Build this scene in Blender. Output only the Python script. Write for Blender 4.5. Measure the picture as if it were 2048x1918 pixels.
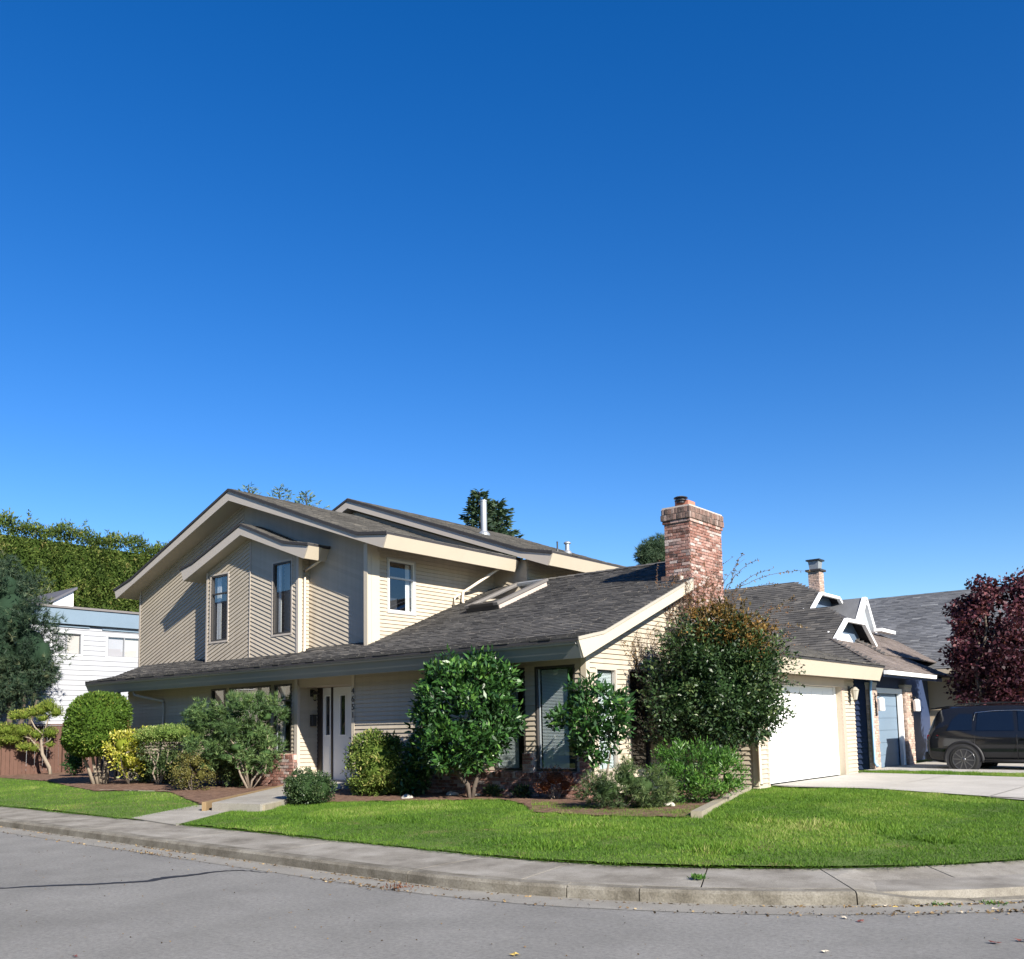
import bpy, math, random
import numpy as np
from mathutils import Matrix, Vector
rng = np.random.default_rng(7)
random.seed(7)
for o in list(bpy.data.objects): bpy.data.objects.remove(o, do_unlink=True)
SC = bpy.context.scene
COL = SC.collection

# ------------------------------------------------------------------ camera
FPX, PPY = 1891.32, 1250.2                      # focal length and principal row, in photo pixels
YAW, PIT, ROL = [math.radians(a) for a in (39.0024, 6.2495, -1.07045)]
f0 = np.array([-math.sin(YAW), math.cos(YAW), 0.]); r0 = np.array([math.cos(YAW), math.sin(YAW), 0.]); u0 = np.array([0., 0., 1.])
CF = math.cos(PIT)*f0 + math.sin(PIT)*u0; up_ = -math.sin(PIT)*f0 + math.cos(PIT)*u0
CR = math.cos(ROL)*r0 + math.sin(ROL)*up_; CU = -math.sin(ROL)*r0 + math.cos(ROL)*up_
CAM = np.array([0., 0., 1.6])
cd = bpy.data.cameras.new('camera'); cam = bpy.data.objects.new('camera', cd); COL.objects.link(cam)
cd.sensor_fit = 'HORIZONTAL'; cd.sensor_width = 36.0; cd.lens = FPX/2048*36.0
cd.shift_y = (PPY-959)/2048.0; cd.clip_start = 0.1; cd.clip_end = 4000
cam.matrix_world = Matrix(((CR[0], CU[0], -CF[0], CAM[0]), (CR[1], CU[1], -CF[1], CAM[1]), (CR[2], CU[2], -CF[2], CAM[2]), (0, 0, 0, 1)))
SC.camera = cam
SC.render.resolution_x = 1024; SC.render.resolution_y = 959

# ------------------------------------------------------------------ sky and sun
SUN = np.array([3.0, -1.0, 1.8]); SUN /= np.linalg.norm(SUN)
elev = math.asin(SUN[2]); az = math.atan2(SUN[0], SUN[1])
wd = bpy.data.worlds.new('World'); SC.world = wd; wd.use_nodes = True
nt = wd.node_tree; bg = nt.nodes['Background']
sky = nt.nodes.new('ShaderNodeTexSky'); sky.sky_type = 'NISHITA'; sky.sun_disc = False
sky.sun_elevation = elev; sky.sun_rotation = az; sky.altitude = 0
sky.air_density = 1.0; sky.dust_density = 0.03; sky.ozone_density = 3.0
hs = nt.nodes.new('ShaderNodeHueSaturation'); hs.inputs['Saturation'].default_value = 1.38; hs.inputs['Hue'].default_value = .513
nt.links.new(sky.outputs[0], hs.inputs['Color']); nt.links.new(hs.outputs[0], bg.inputs[0]); bg.inputs[1].default_value = 0.078
sl = bpy.data.lights.new('sun', 'SUN'); sun = bpy.data.objects.new('sun', sl); COL.objects.link(sun)
sl.energy = 5.0; sl.angle = math.radians(0.5); sl.color = (1.0, 0.93, 0.82)
sun.rotation_euler = Vector(SUN).to_track_quat('Z', 'Y').to_euler(); sun.location = (20, -10, 30)
vs = SC.view_settings; vs.view_transform = 'Standard'; vs.look = 'None'; vs.exposure = 1.12; vs.gamma = 1.0; vs.use_curve_mapping = False

# ------------------------------------------------------------------ photo pixel -> place
def ray(x, y): return CF + CR*(x-1024)/FPX - CU*(y-PPY)/FPX
def at(x, y, w): return CAM + w*ray(x, y)            # w: metres along the view axis
def onz(x, y, z):
    d = ray(x, y); return CAM + d*((z-CAM[2])/d[2])
def onx(x, y, X):
    d = ray(x, y); return CAM + d*(X/d[0])
def ony(x, y, Y):
    d = ray(x, y); return CAM + d*(Y/d[1])
def onpl(x, y, P, n):
    d = ray(x, y); n = np.array(n, float); return CAM + d*(((np.array(P)-CAM)@n)/(d@n))
# kerb line: straight street, then a corner of radius 6.8 into the side street
RC = 6.8; CXY = (-7.0, 13.96)
def dist(x, y):                                      # metres behind the kerb face (towards the house)
    x = np.asarray(x, float); y = np.asarray(y, float)
    a = (y - (7.16 - 0.044*(x+7.0)))*0.999
    b = RC - np.hypot(x-CXY[0], y-CXY[1])
    c = -0.2 - x
    return np.where(x < CXY[0], a, np.where(y < CXY[1], b, c))
def ZL(x, y):
    d = dist(x, y)
    return 0.172 + np.clip((d-1.25)*0.022, 0, 0.115) + 0.012*np.sin(x*0.9)*np.sin(y*0.7+1)
def gp(px, py):
    z = .22
    for _ in range(25):
        p = onz(px, py, z); z = .5*z+.5*float(ZL(p[0], p[1]))
    return np.array([p[0], p[1], z])

# ------------------------------------------------------------------ materials
MATS = {}
def _nodes(name):
    m = bpy.data.materials.new(name); m.use_nodes = True
    n = m.node_tree; return m, n, n.nodes['Principled BSDF']
def mixrgb(n, fac, a, b, mode='MIX'):
    x = n.nodes.new('ShaderNodeMix'); x.data_type = 'RGBA'; x.blend_type = mode
    for s, v in ((0, fac), (6, a), (7, b)):
        if hasattr(v, 'is_output'): n.links.new(v, x.inputs[s])
        else: x.inputs[s].default_value = v if s == 0 else (*v, 1)
    return x.outputs[2]
def noise(n, scale, detail=4, rough=.6, vec=None):
    t = n.nodes.new('ShaderNodeTexNoise'); t.inputs['Scale'].default_value = scale
    t.inputs['Detail'].default_value = detail; t.inputs['Roughness'].default_value = rough
    if vec is not None: n.links.new(vec, t.inputs['Vector'])
    return t.outputs['Fac']
def ramp(n, fac, stops):
    r = n.nodes.new('ShaderNodeValToRGB'); e = r.color_ramp.elements
    while len(e) < len(stops): e.new(0.5)
    for i, (p, c) in enumerate(stops): e[i].position = p; e[i].color = (*c, 1)
    n.links.new(fac, r.inputs[0]); return r.outputs[0]
def geopos(n): return n.nodes.new('ShaderNodeNewGeometry').outputs['Position']
def bump(n, b, h, strength, dist_=.01):
    x = n.nodes.new('ShaderNodeBump'); x.inputs['Strength'].default_value = strength; x.inputs['Distance'].default_value = dist_
    n.links.new(h, x.inputs['Height']); n.links.new(x.outputs[0], b.inputs['Normal'])
def M(name, col, rough=.6, var=.18, scale=3., spec=.3, metal=0., rnd=.0, bmp=0., bscale=60., streak=0.):
    """plain painted / mineral surface: large mottling, fine grain, a little shade from piece to piece"""
    if name in MATS: return MATS[name]
    m, n, b = _nodes(name); p = geopos(n)
    c = np.array(col)
    f = noise(n, scale, 5, .65, p)
    o = mixrgb(n, f, tuple(c*(1-var)), tuple(np.minimum(c*(1+var), 1)))
    if streak:                                       # rain streaks running down the wall
        mp = n.nodes.new('ShaderNodeMapping'); mp.inputs['Scale'].default_value = (7, 7, .35); n.links.new(p, mp.inputs['Vector'])
        o = mixrgb(n, 1.0, o, ramp(n, noise(n, 1., 5, .7, mp.outputs[0]), [(.32, (1-streak,)*3), (.6, (1,)*3)]), 'MULTIPLY')
    if rnd:
        oi = n.nodes.new('ShaderNodeObjectInfo').outputs['Random']
        o = mixrgb(n, 1.0, o, ramp(n, oi, [(0, (1-rnd,)*3), (1, (1+0*rnd,)*3)]), 'MULTIPLY')
    n.links.new(o, b.inputs['Base Color'])
    b.inputs['Roughness'].default_value = rough; b.inputs['Specular IOR Level'].default_value = spec; b.inputs['Metallic'].default_value = metal
    if bmp: bump(n, b, noise(n, bscale, 4, .6, p), bmp)
    MATS[name] = m; return m
def MF(name, stops, trans=.3, rough=.5, spec=.3):
    """foliage: each leaf carries a 'tone' value"""
    m, n, b = _nodes(name)
    a = n.nodes.new('ShaderNodeAttribute'); a.attribute_name = 'tone'
    c = ramp(n, a.outputs['Fac'], stops); n.links.new(c, b.inputs['Base Color'])
    b.inputs['Roughness'].default_value = rough; b.inputs['Specular IOR Level'].default_value = spec
    t = n.nodes.new('ShaderNodeBsdfTranslucent'); n.links.new(mixrgb(n, 1., c, (1.25, 1.3, .6), 'MULTIPLY'), t.inputs[0])
    mx = n.nodes.new('ShaderNodeMixShader'); mx.inputs[0].default_value = trans
    n.links.new(b.outputs[0], mx.inputs[1]); n.links.new(t.outputs[0], mx.inputs[2])
    n.links.new(mx.outputs[0], n.nodes['Material Output'].inputs[0]); MATS[name] = m; return m
def MG(name, tint=(.9, .95, 1.), refl=1.0):
    """window glass: clear pane with a Fresnel reflection"""
    m, n, b = _nodes(name); n.nodes.remove(b)
    tr = n.nodes.new('ShaderNodeBsdfTransparent'); tr.inputs[0].default_value = (*tint, 1)
    gl = n.nodes.new('ShaderNodeBsdfGlossy'); gl.inputs[0].default_value = (refl, refl, refl, 1); gl.inputs['Roughness'].default_value = .01
    nz = noise(n, .9, 2, .5, geopos(n)); bp = n.nodes.new('ShaderNodeBump'); bp.inputs['Strength'].default_value = .03; bp.inputs['Distance'].default_value = .02
    n.links.new(nz, bp.inputs['Height']); n.links.new(bp.outputs[0], gl.inputs['Normal'])
    lw = n.nodes.new('ShaderNodeLayerWeight'); lw.inputs[0].default_value = .5
    pw = n.nodes.new('ShaderNodeMath'); pw.operation = 'POWER'; pw.inputs[1].default_value = 3.2; n.links.new(lw.outputs['Facing'], pw.inputs[0])
    fr = n.nodes.new('ShaderNodeMath'); fr.operation = 'MULTIPLY_ADD'; fr.inputs[1].default_value = .85; fr.inputs[2].default_value = .11; n.links.new(pw.outputs[0], fr.inputs[0])
    mx = n.nodes.new('ShaderNodeMixShader'); n.links.new(fr.outputs[0], mx.inputs[0])
    n.links.new(tr.outputs[0], mx.inputs[1]); n.links.new(gl.outputs[0], mx.inputs[2])
    n.links.new(mx.outputs[0], n.nodes['Material Output'].inputs[0]); MATS[name] = m; return m

CREAM = M('cream_siding', (.46, .402, .318), .55, .10, .9, rnd=.10, streak=.10)
TRIM = M('cream_trim', (.49, .43, .34), .5, .06, 2.0)
TAUPE = M('taupe_trim', (.43, .385, .335), .5, .06, 2.0)
EAVE = M('grey_eave_board', (.20, .21, .20), .5, .1, 1.5)
SOFFIT = M('soffit', (.42, .36, .29), .7, .1, 2)
DFRAME = M('dark_window_frame', (.045, .042, .04), .4, .1, 5)
WFRAME = M('pale_window_frame', (.60, .60, .58), .4, .05, 5)
WHITE = M('white_paint', (.80, .80, .79), .45, .03, 2)
DOORW = M('door_paint', (.66, .67, .68), .4, .04, 3)
ROOM = M('room_dark', (.03, .03, .033), .9, .3, 2)
BLIND = M('blind_slat', (.55, .58, .54), .5, .05, 3)
CURT = M('curtain', (.62, .60, .56), .8, .12, 9)
GLASS = MG('window_glass')
BLACK = M('black_metal', (.02, .02, .022), .35, .2, 8, spec=.5)
STEEL = M('galvanised_steel', (.36, .38, .40), .5, .1, 6, metal=.6)
MORTAR = M('mortar', (.42, .37, .33), .9, .2, 12, bmp=.4)
CONC = None
def brickmat(name, stops, wear=.35):
    m, n, b = _nodes(name); p = geopos(n)
    oi = n.nodes.new('ShaderNodeObjectInfo').outputs['Random']
    c = ramp(n, oi, stops)
    g = noise(n, 14, 6, .7, p)
    c2 = mixrgb(n, ramp(n, g, [(.5, (0, 0, 0)), (.72, (wear,)*3)]), c, (.62, .52, .46))
    c3 = mixrgb(n, ramp(n, noise(n, 30, 4, .6, p), [(.3, (.55,)*3), (.6, (1,)*3)]), (0, 0, 0), c2)
    n.links.new(c3, b.inputs['Base Color']); b.inputs['Roughness'].default_value = .88; b.inputs['Specular IOR Level'].default_value = .15
    bump(n, b, noise(n, 45, 5, .7, p), .5, .01); MATS[name] = m; return m
BRICK = brickmat('red_brick', [(0, (.10, .06, .05)), (.16, (.24, .11, .085)), (.42, (.32, .165, .13)), (.66, (.36, .205, .17)), (.82, (.42, .28, .24)), (.92, (.54, .46, .42)), (1, (.18, .125, .115))], .5)
BRICKCAP = brickmat('weathered_cap_brick', [(0, (.10, .075, .065)), (.4, (.19, .13, .11)), (.75, (.25, .15, .12)), (1, (.33, .26, .23))], .3)
NBRICK = brickmat('pale_brick', [(0, (.34, .26, .21)), (.4, (.50, .36, .29)), (.75, (.60, .46, .38)), (1, (.36, .27, .23))])
def roofmat(name, stops, moss=.0):
    m, n, b = _nodes(name); p = geopos(n)
    a = n.nodes.new('ShaderNodeAttribute'); a.attribute_name = 'tone'
    c = ramp(n, a.outputs['Fac'], stops)
    g = noise(n, 90, 3, .7, p)
    c = mixrgb(n, ramp(n, g, [(.3, (.55,)*3), (.7, (1.25,)*3)]), (0, 0, 0), c)
    big = ramp(n, noise(n, .55, 4, .6, p), [(.35, (.78,)*3), (.7, (1.15,)*3)])
    c = mixrgb(n, 1., c, big, 'MULTIPLY')
    n.links.new(c, b.inputs['Base Color']); b.inputs['Roughness'].default_value = .93; b.inputs['Specular IOR Level'].default_value = .12
    bump(n, b, noise(n, 160, 3, .6, p), .4, .006); MATS[name] = m; return m
SHG = roofmat('brown_grey_shingle', [(0, (.052, .051, .051)), (.35, (.090, .087, .084)), (.7, (.124, .118, .110)), (1, (.20, .183, .162))])
SHN = roofmat('blue_grey_shingle', [(0, (.085, .09, .10)), (.4, (.14, .145, .155)), (.8, (.20, .205, .215)), (1, (.33, .335, .34))])
SHB = roofmat('taupe_shingle', [(0, (.15, .125, .115)), (.5, (.20, .17, .155)), (1, (.26, .22, .20))])
SHEDGE = M('shingle_edge', (.035, .034, .038), .9, .3, 9)

# ------------------------------------------------------------------ mesh helpers
def link(name, me, parent=None, loc=(0, 0, 0)):
    o = bpy.data.objects.new(name, me); COL.objects.link(o); o.location = loc
    if parent is not None: o.parent = parent
    return o
def base(parent):
    """world position of the thing a part hangs under"""
    b = np.zeros(3)
    while parent is not None:
        b += np.array(parent.location); parent = parent.parent
    return b
def mesh(name, V, Fs, mat, parent=None, smooth=False, tone=None):
    V = np.asarray(V, float).reshape(-1, 3) - base(parent)
    me = bpy.data.meshes.new(name); me.from_pydata(V.tolist(), [], [list(f) for f in Fs]); me.materials.append(mat)
    if smooth:
        for p in me.polygons: p.use_smooth = True
    if tone is not None:
        at_ = me.attributes.new('tone', 'FLOAT', 'FACE'); at_.data.foreach_set('value', np.asarray(tone, np.float32))
    me.update(); return link(name, me, parent)
def fastmesh(name, V, nper, mat, parent=None, tone=None):
    """V: (n,k,3) faces of k corners without shared vertices"""
    V = np.asarray(V, np.float64); n, k = V.shape[:2]
    V = (V.reshape(-1, 3) - base(parent)).astype(np.float32)
    me = bpy.data.meshes.new(name); me.vertices.add(n*k); me.vertices.foreach_set('co', V.ravel())
    me.loops.add(n*k); me.loops.foreach_set('vertex_index', np.arange(n*k, dtype=np.int32))
    me.polygons.add(n); me.polygons.foreach_set('loop_start', np.arange(0, n*k, k, dtype=np.int32)); me.polygons.foreach_set('loop_total', np.full(n, k, np.int32))
    me.materials.append(mat)
    if tone is not None:
        a = me.attributes.new('tone', 'FLOAT', 'FACE'); a.data.foreach_set('value', np.asarray(tone, np.float32))
    me.update(calc_edges=True); me.validate(); return link(name, me, parent)
def thing(name, label, cat, loc=(0, 0, 0), group=None):
    o = bpy.data.objects.new(name, None); COL.objects.link(o); o.location = [float(v) for v in loc]; o.empty_display_size = .3
    o['label'] = label; o['category'] = cat
    if group: o['group'] = group
    return o
def tag(o, label, cat, group=None):
    o['label'] = label; o['category'] = cat
    if group: o['group'] = group
    return o
def struct(o): o['kind'] = 'structure'; return o
BXF = [(0, 3, 2, 1), (4, 5, 6, 7), (0, 1, 5, 4), (1, 2, 6, 5), (2, 3, 7, 6), (3, 0, 4, 7)]
def boxv(x0, x1, y0, y1, z0, z1): return [(x0, y0, z0), (x1, y0, z0), (x1, y1, z0), (x0, y1, z0), (x0, y0, z1), (x1, y0, z1), (x1, y1, z1), (x0, y1, z1)]
def box(name, x0, x1, y0, y1, z0, z1, mat, parent=None): return mesh(name, boxv(x0, x1, y0, y1, z0, z1), BXF, mat, parent)
def boxes(name, L, mat, parent=None):
    V = []; Fs = []
    for b in L:
        k = len(V); V += boxv(*b); Fs += [tuple(i+k for i in f) for f in BXF]
    return mesh(name, V, Fs, mat, parent)
def cbox(name, x0, x1, y0, y1, z0, z1, mat, parent=None, c=.012):
    """box with chamfered edges"""
    V = []; 
    for sx in (0, 1):
        for sy in (0, 1):
            for sz in (0, 1):
                P = [(x0, x1)[sx], (y0, y1)[sy], (z0, z1)[sz]]; s = [1 if t == 0 else -1 for t in (sx, sy, sz)]
                for a in range(3):
                    q = list(P)
                    for j in range(3):
                        if j != a: q[j] += s[j]*c
                    V.append(q)
    bm = __import__('bmesh').new()
    for v in V: bm.verts.new(v)
    __import__('bmesh').ops.convex_hull(bm, input=bm.verts); me = bpy.data.meshes.new(name); 
    off = base(parent)
    for v in bm.verts: v.co = v.co - Vector(off)
    bm.to_mesh(me); bm.free(); me.materials.append(mat); return link(name, me, parent)
def prism(name, pts, ext, mat, parent=None):
    """planar polygon swept by a vector"""
    P = np.array(pts, float); n = len(P); V = np.vstack([P, P+np.array(ext, float)])
    Fs = [tuple(range(n-1, -1, -1)), tuple(range(n, 2*n))]+[(i, (i+1) % n, n+(i+1) % n, n+i) for i in range(n)]
    o = mesh(name, V, Fs, mat, parent)
    bm = __import__('bmesh').new(); bm.from_mesh(o.data); __import__('bmesh').ops.recalc_face_normals(bm, faces=bm.faces); bm.to_mesh(o.data); bm.free()
    return o
def tubev(pts, rad, n=8):
    P = np.array(pts, float); R = np.broadcast_to(np.array(rad, float), (len(P),)); V = []; Fs = []
    for i, p in enumerate(P):
        d = P[min(i+1, len(P)-1)]-P[max(i-1, 0)]; d /= np.linalg.norm(d)+1e-9
        a = np.cross(d, (0, 0, 1)) if abs(d[2]) < .95 else np.cross(d, (1, 0, 0)); a /= np.linalg.norm(a); b = np.cross(d, a)
        for j in range(n):
            t = 2*math.pi*j/n; V.append(p+R[i]*(math.cos(t)*a+math.sin(t)*b))
        if i:
            for j in range(n): Fs.append(((i-1)*n+j, (i-1)*n+(j+1) % n, i*n+(j+1) % n, i*n+j))
    Fs.append(tuple(range(n-1, -1, -1))); Fs.append(tuple(range(len(V)-n, len(V)))); return V, Fs
def tube(name, pts, rad, mat, parent=None, n=8): V, Fs = tubev(pts, rad, n); return mesh(name, V, Fs, mat, parent, smooth=True)
def tubes(name, L, mat, parent=None, n=6):
    V = []; Fs = []
    for pts, rad in L:
        v, f = tubev(pts, rad, n); k = len(V); V += list(v); Fs += [tuple(i+k for i in q) for q in f]
    return mesh(name, V, Fs, mat, parent, smooth=True)
def lathe(name, prof, c, mat, parent=None, n=16):
    V = []; Fs = []
    for r, z in prof:
        for j in range(n): t = 2*math.pi*j/n; V.append((c[0]+r*math.cos(t), c[1]+r*math.sin(t), c[2]+z))
    for i in range(len(prof)-1):
        for j in range(n): Fs.append((i*n+j, i*n+(j+1) % n, (i+1)*n+(j+1) % n, (i+1)*n+j))
    Fs.append(tuple(range(n-1, -1, -1))); Fs.append(tuple(range(len(V)-n, len(V))))
    return mesh(name, V, Fs, mat, parent, smooth=False)
def piece(name, me, parent, M4):
    o = bpy.data.objects.new(name, me); COL.objects.link(o); o.parent = parent
    o.matrix_local = Matrix.Translation(Vector(-base(parent))) @ M4; return o
def bevelbox(name, sx, sy, sz, mat, c=.004):
    me_o = cbox(name, -sx/2, sx/2, -sy/2, sy/2, -sz/2, sz/2, mat, None, c); me = me_o.data; bpy.data.objects.remove(me_o); return me

# ---- convex clipping in a wall's own (u, z) plane
def clip(poly, a, b, c):
    out = []
    for i in range(len(poly)):
        p, q = poly[i], poly[(i+1) % len(poly)]; dp = a*p[0]+b*p[1]-c; dq = a*q[0]+b*q[1]-c
        if dp <= 1e-9: out.append(p)
        if (dp < -1e-9 and dq > 1e-9) or (dp > 1e-9 and dq < -1e-9):
            t = dp/(dp-dq); out.append((p[0]+t*(q[0]-p[0]), p[1]+t*(q[1]-p[1])))
    return out
def pieces(poly, wins):
    us = sorted(wins, key=lambda w: w[0]); out = []; lo = -1e9
    for (a, b, z0, z1) in us:
        out.append(clip(clip(poly, -1, 0, -lo), 1, 0, a))
        col = clip(clip(poly, -1, 0, -a), 1, 0, b)
        if len(col) > 2: out.append(clip(col, 0, 1, z0)); out.append(clip(col, 0, -1, -z1))
        lo = b
    out.append(clip(poly, -1, 0, -lo)); return [p for p in out if len(p) > 2]
def frame(O, U, N):
    O, U, N = [np.array(v, float) for v in (O, U, N)]
    return lambda u, z, n: O+U*u+N*n+np.array((0, 0, z))
def wall(parent, name, O, U, N, polys, wins=(), mat=None, thick=.14, siding=None, bmat=None):
    """polys: list of (convex polygon in (u,z), board angle); makes the wall body and its lap boards"""
    T = frame(O, U, N); V = []; Fs = []
    pcs = [(p, a) for poly, a in polys for p in pieces(poly, wins)]
    for p, a in pcs:
        k = len(V); n = len(p)
        V += [T(u, z, 0) for u, z in p]+[T(u, z, -thick) for u, z in p]
        Fs += [tuple(range(k, k+n)), tuple(range(k+2*n-1, k+n-1, -1))]+[(k+i, k+n+i, k+n+(i+1) % n, k+(i+1) % n) for i in range(n)]
    w = mesh(name, V, Fs, mat or CREAM, parent)
    if siding:
        e = siding; groups = {}
        for p, a in pcs:
            ca, sa = math.cos(a), math.sin(a); tt = [-sa*u+ca*z for u, z in p]
            for i in range(math.floor(min(tt)/e), math.ceil(max(tt)/e)):
                q = clip(clip(p, -sa, ca, (i+1)*e), sa, -ca, -i*e)
                if len(q) < 3: continue
                u_lo, u_hi = min(v[0] for v in q), max(v[0] for v in q); c_ = 0
                while (round(a, 3), i, c_) in groups and groups[(round(a, 3), i, c_)][2][1] < u_lo-1e-4: c_ += 1
                g_ = groups.setdefault((round(a, 3), i, c_), ([], [], [u_lo, u_hi])); g_[2][1] = max(g_[2][1], u_hi)
                V, Fs = g_[0], g_[1]
                k = len(V); n = len(q)
                off = lambda u, z: .003+.025*(1-((-sa*u+ca*z)-i*e)/e)
                V += [T(u, z, off(u, z)) for u, z in q]; Fs.append(tuple(range(k, k+n)))
                for j in range(n):
                    u, z = q[j]; u2, z2 = q[(j+1) % n]
                    k2 = len(V); V += [T(u, z, 0.0005), T(u2, z2, 0.0005)]; Fs.append((k+j, k2, k2+1, k+(j+1) % n))
        for key in sorted(groups):
            V, Fs = groups[key][:2]; mesh('siding_board', V, Fs, bmat or CREAM, w)
    return w
def wbox(T, u0, u1, z0, z1, n0, n1): return [T(u, z, n) for n in (n0, n1) for u, z in ((u0, z0), (u1, z0), (u1, z1), (u0, z1))]
def wboxes(name, T, L, mat, parent):
    V = []; Fs = []
    for b in L:
        k = len(V); V += wbox(T, *b); Fs += [tuple(i+k for i in f) for f in BXF]
    o = mesh(name, V, Fs, mat, parent)
    bm = __import__('bmesh').new(); bm.from_mesh(o.data); __import__('bmesh').ops.recalc_face_normals(bm, faces=bm.faces); bm.to_mesh(o.data); bm.free()
    return o
def window(parent, O, U, N, u0, u1, z0, z1, fr=DFRAME, trim=None, bars=(), vbars=(), blind=None, curtain=None, fw=.045, slat=.028, glass=None):
    T = frame(O, U, N); L = [(u0, u1, z0, z0+fw, -.07, .022), (u0, u1, z1-fw, z1, -.07, .022), (u0, u0+fw, z0+fw, z1-fw, -.07, .022), (u1-fw, u1, z0+fw, z1-fw, -.07, .022)]
    w = wboxes('window', T, L, fr, parent)
    if trim is not None:
        t = .05
        wboxes('trim', T, [(u0-t, u1+t, z1, z1+t, 0, .03), (u0-t, u1+t, z0-t, z0, 0, .035), (u0-t, u0, z0, z1, 0, .03), (u1, u1+t, z0, z1, 0, .03)], trim, w)
    for b in bars: wboxes('glazing_bar', T, [(u0+fw, u1-fw, b-.02, b+.02, -.05, .012)], fr, w)
    for b in vbars: wboxes('glazing_bar', T, [(b-.02, b+.02, z0+fw, z1-fw, -.05, .012)], fr, w)
    zs = [z0+fw]+[v for b in bars for v in (b-.02, b+.02)]+[z1-fw]; us = [u0+fw]+[v for b in vbars for v in (b-.02, b+.02)]+[u1-fw]
    for i in range(0, len(zs), 2):
        for j in range(0, len(us), 2): mesh('pane', [T(us[j], zs[i], -.027), T(us[j+1], zs[i], -.027), T(us[j+1], zs[i+1], -.027), T(us[j], zs[i+1], -.027)], [(0, 1, 2, 3)], glass or GLASS, w)
    wboxes('room', T, [(u0, u1, z0, z1, -.62, -.6), (u0-.02, u0, z0, z1, -.62, -.071), (u1, u1+.02, z0, z1, -.62, -.071), (u0, u1, z0-.02, z0, -.62, -.071), (u0, u1, z1, z1+.02, -.62, -.071)], ROOM, w)
    if blind:
        a, b = blind; V = []; Fs = []
        for i in range(int((z1-z0-2*fw)/slat)):
            z = z0+fw+.004+i*slat; k = len(V)
            V += [T(a, z, -.078), T(b, z, -.078), T(b, z+slat*.93, -.098), T(a, z+slat*.93, -.098)]; Fs.append((k, k+1, k+2, k+3))
        mesh('blind', V, Fs, BLIND, w)
    if curtain:
        a, b = curtain; V = []; Fs = []; n = 24
        for i in range(n+1):
            u = a+(b-a)*i/n; d = -.13+.02*math.sin(i*1.9)
            V += [T(u, z0+fw, d), T(u, z1-fw, d)]
            if i: Fs.append((2*i-2, 2*i, 2*i+1, 2*i-1))
        mesh('curtain', V, Fs, CURT, w, smooth=True)
    return w

# ---- shingles: tabs laid in courses on a plane given by eave origin, along and up-slope directions
def shingles(parent, O, A, S, poly, mat, e=.125, tw=.25, singles=0, key=None, lift=.02, th=.012):
    """poly: convex polygon in (a, s) metres; returns one 'shingles' mesh (stuff) and up to `singles` separate tabs"""
    O, A, S = [np.array(v, float) for v in (O, A, S)]; N = np.cross(A, S); N = N/np.linalg.norm(N)
    if N[2] < 0: N = -N
    ss = [p[1] for p in poly]; tabs = []
    for i in range(int((min(ss))//e), int(math.ceil(max(ss)/e))):
        q = clip(clip(poly, 0, 1, (i+1)*e), 0, -1, -i*e)
        if len(q) < 3: continue
        sm = sum(p[1] for p in q)/len(q)
        a0, a1 = min(p[0] for p in q), max(p[0] for p in q)
        s0, s1 = max(i*e, min(p[1] for p in q)), min((i+1)*e, max(p[1] for p in q))
        x = a0 - (rng.random()*tw if i % 2 else (tw/2+rng.random()*.1))
        while x < a1:
            w = tw*(1+.08*rng.standard_normal()); b0, b1 = max(x, a0)+.003, min(x+w, a1)-.003; x += w
            if b1-b0 < .02: continue
            tabs.append((b0, b1, s0-.02*rng.random(), s1+.02, lift*(.7+.6*rng.random()), np.clip(.5+.17*rng.standard_normal(), 0, 1)))
    def geo(t):
        a, b, s, s2, h, _ = t
        B = [O+A*a+S*s, O+A*b+S*s, O+A*b+S*s2, O+A*a+S*s2]
        return [B[0]+N*h, B[1]+N*h, B[2]+N*.003, B[3]+N*.003, B[0]-N*.004, B[1]-N*.004]
    if singles:
        order = sorted(range(len(tabs)), key=lambda i: key(O+A*(tabs[i][0]+tabs[i][1])/2+S*tabs[i][2])); chosen = set(order[:singles])
    else: chosen = set()
    V = []; Fs = []; tn = []
    for i, t in enumerate(tabs):
        g = geo(t)
        fs = [(0, 1, 2, 3), (4, 5, 1, 0), (0, 3, 4), (1, 5, 2)]
        if i in chosen: mesh('shingle', g, fs, mat, parent, tone=[t[5]]*4)
        else:
            k = len(V); V += g; Fs += [tuple(j+k for j in f) for f in fs]; tn += [t[5]]*4
    if V:
        o = mesh('shingles', V, Fs, mat, parent, tone=tn); o['kind'] = 'stuff'

# ---- bricks
_bm = {}
def brickwork(parent, O, U, N, u0, u1, z0, z1, mat, L=.2, H=.062, j=.01, depth=.06, soldier=False, skip=None, maxn=300):
    """running-bond bricks set into a mortar face"""
    O, U, N = [np.array(v, float) for v in (O, U, N)]
    rows = int(round((z1-z0)/(H+j))) or 1; ph = (z1-z0)/rows; n = 0
    for r in range(rows):
        z = z0+ph*(r+.5); x = u0 - (0 if r % 2 == 0 else (L+j)/2)
        while x < u1-.01:
            a, b = max(x, u0), min(x+L, u1); x += L+j
            if b-a < .03: continue
            key = (round(b-a, 2), round(ph, 3), mat.name)
            if key not in _bm: _bm[key] = bevelbox('brick', b-a, depth, ph-j, mat)
            c = O+U*(a+b)/2+np.array((0, 0, z))+N*(depth/2-.045+.004*rng.standard_normal())
            m4 = Matrix(((U[0], -N[0], 0, c[0]), (U[1], -N[1], 0, c[1]), (0, 0, 1, c[2]), (0, 0, 0, 1)))
            piece('brick', _bm[key], parent, m4); n += 1
    return n

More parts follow.
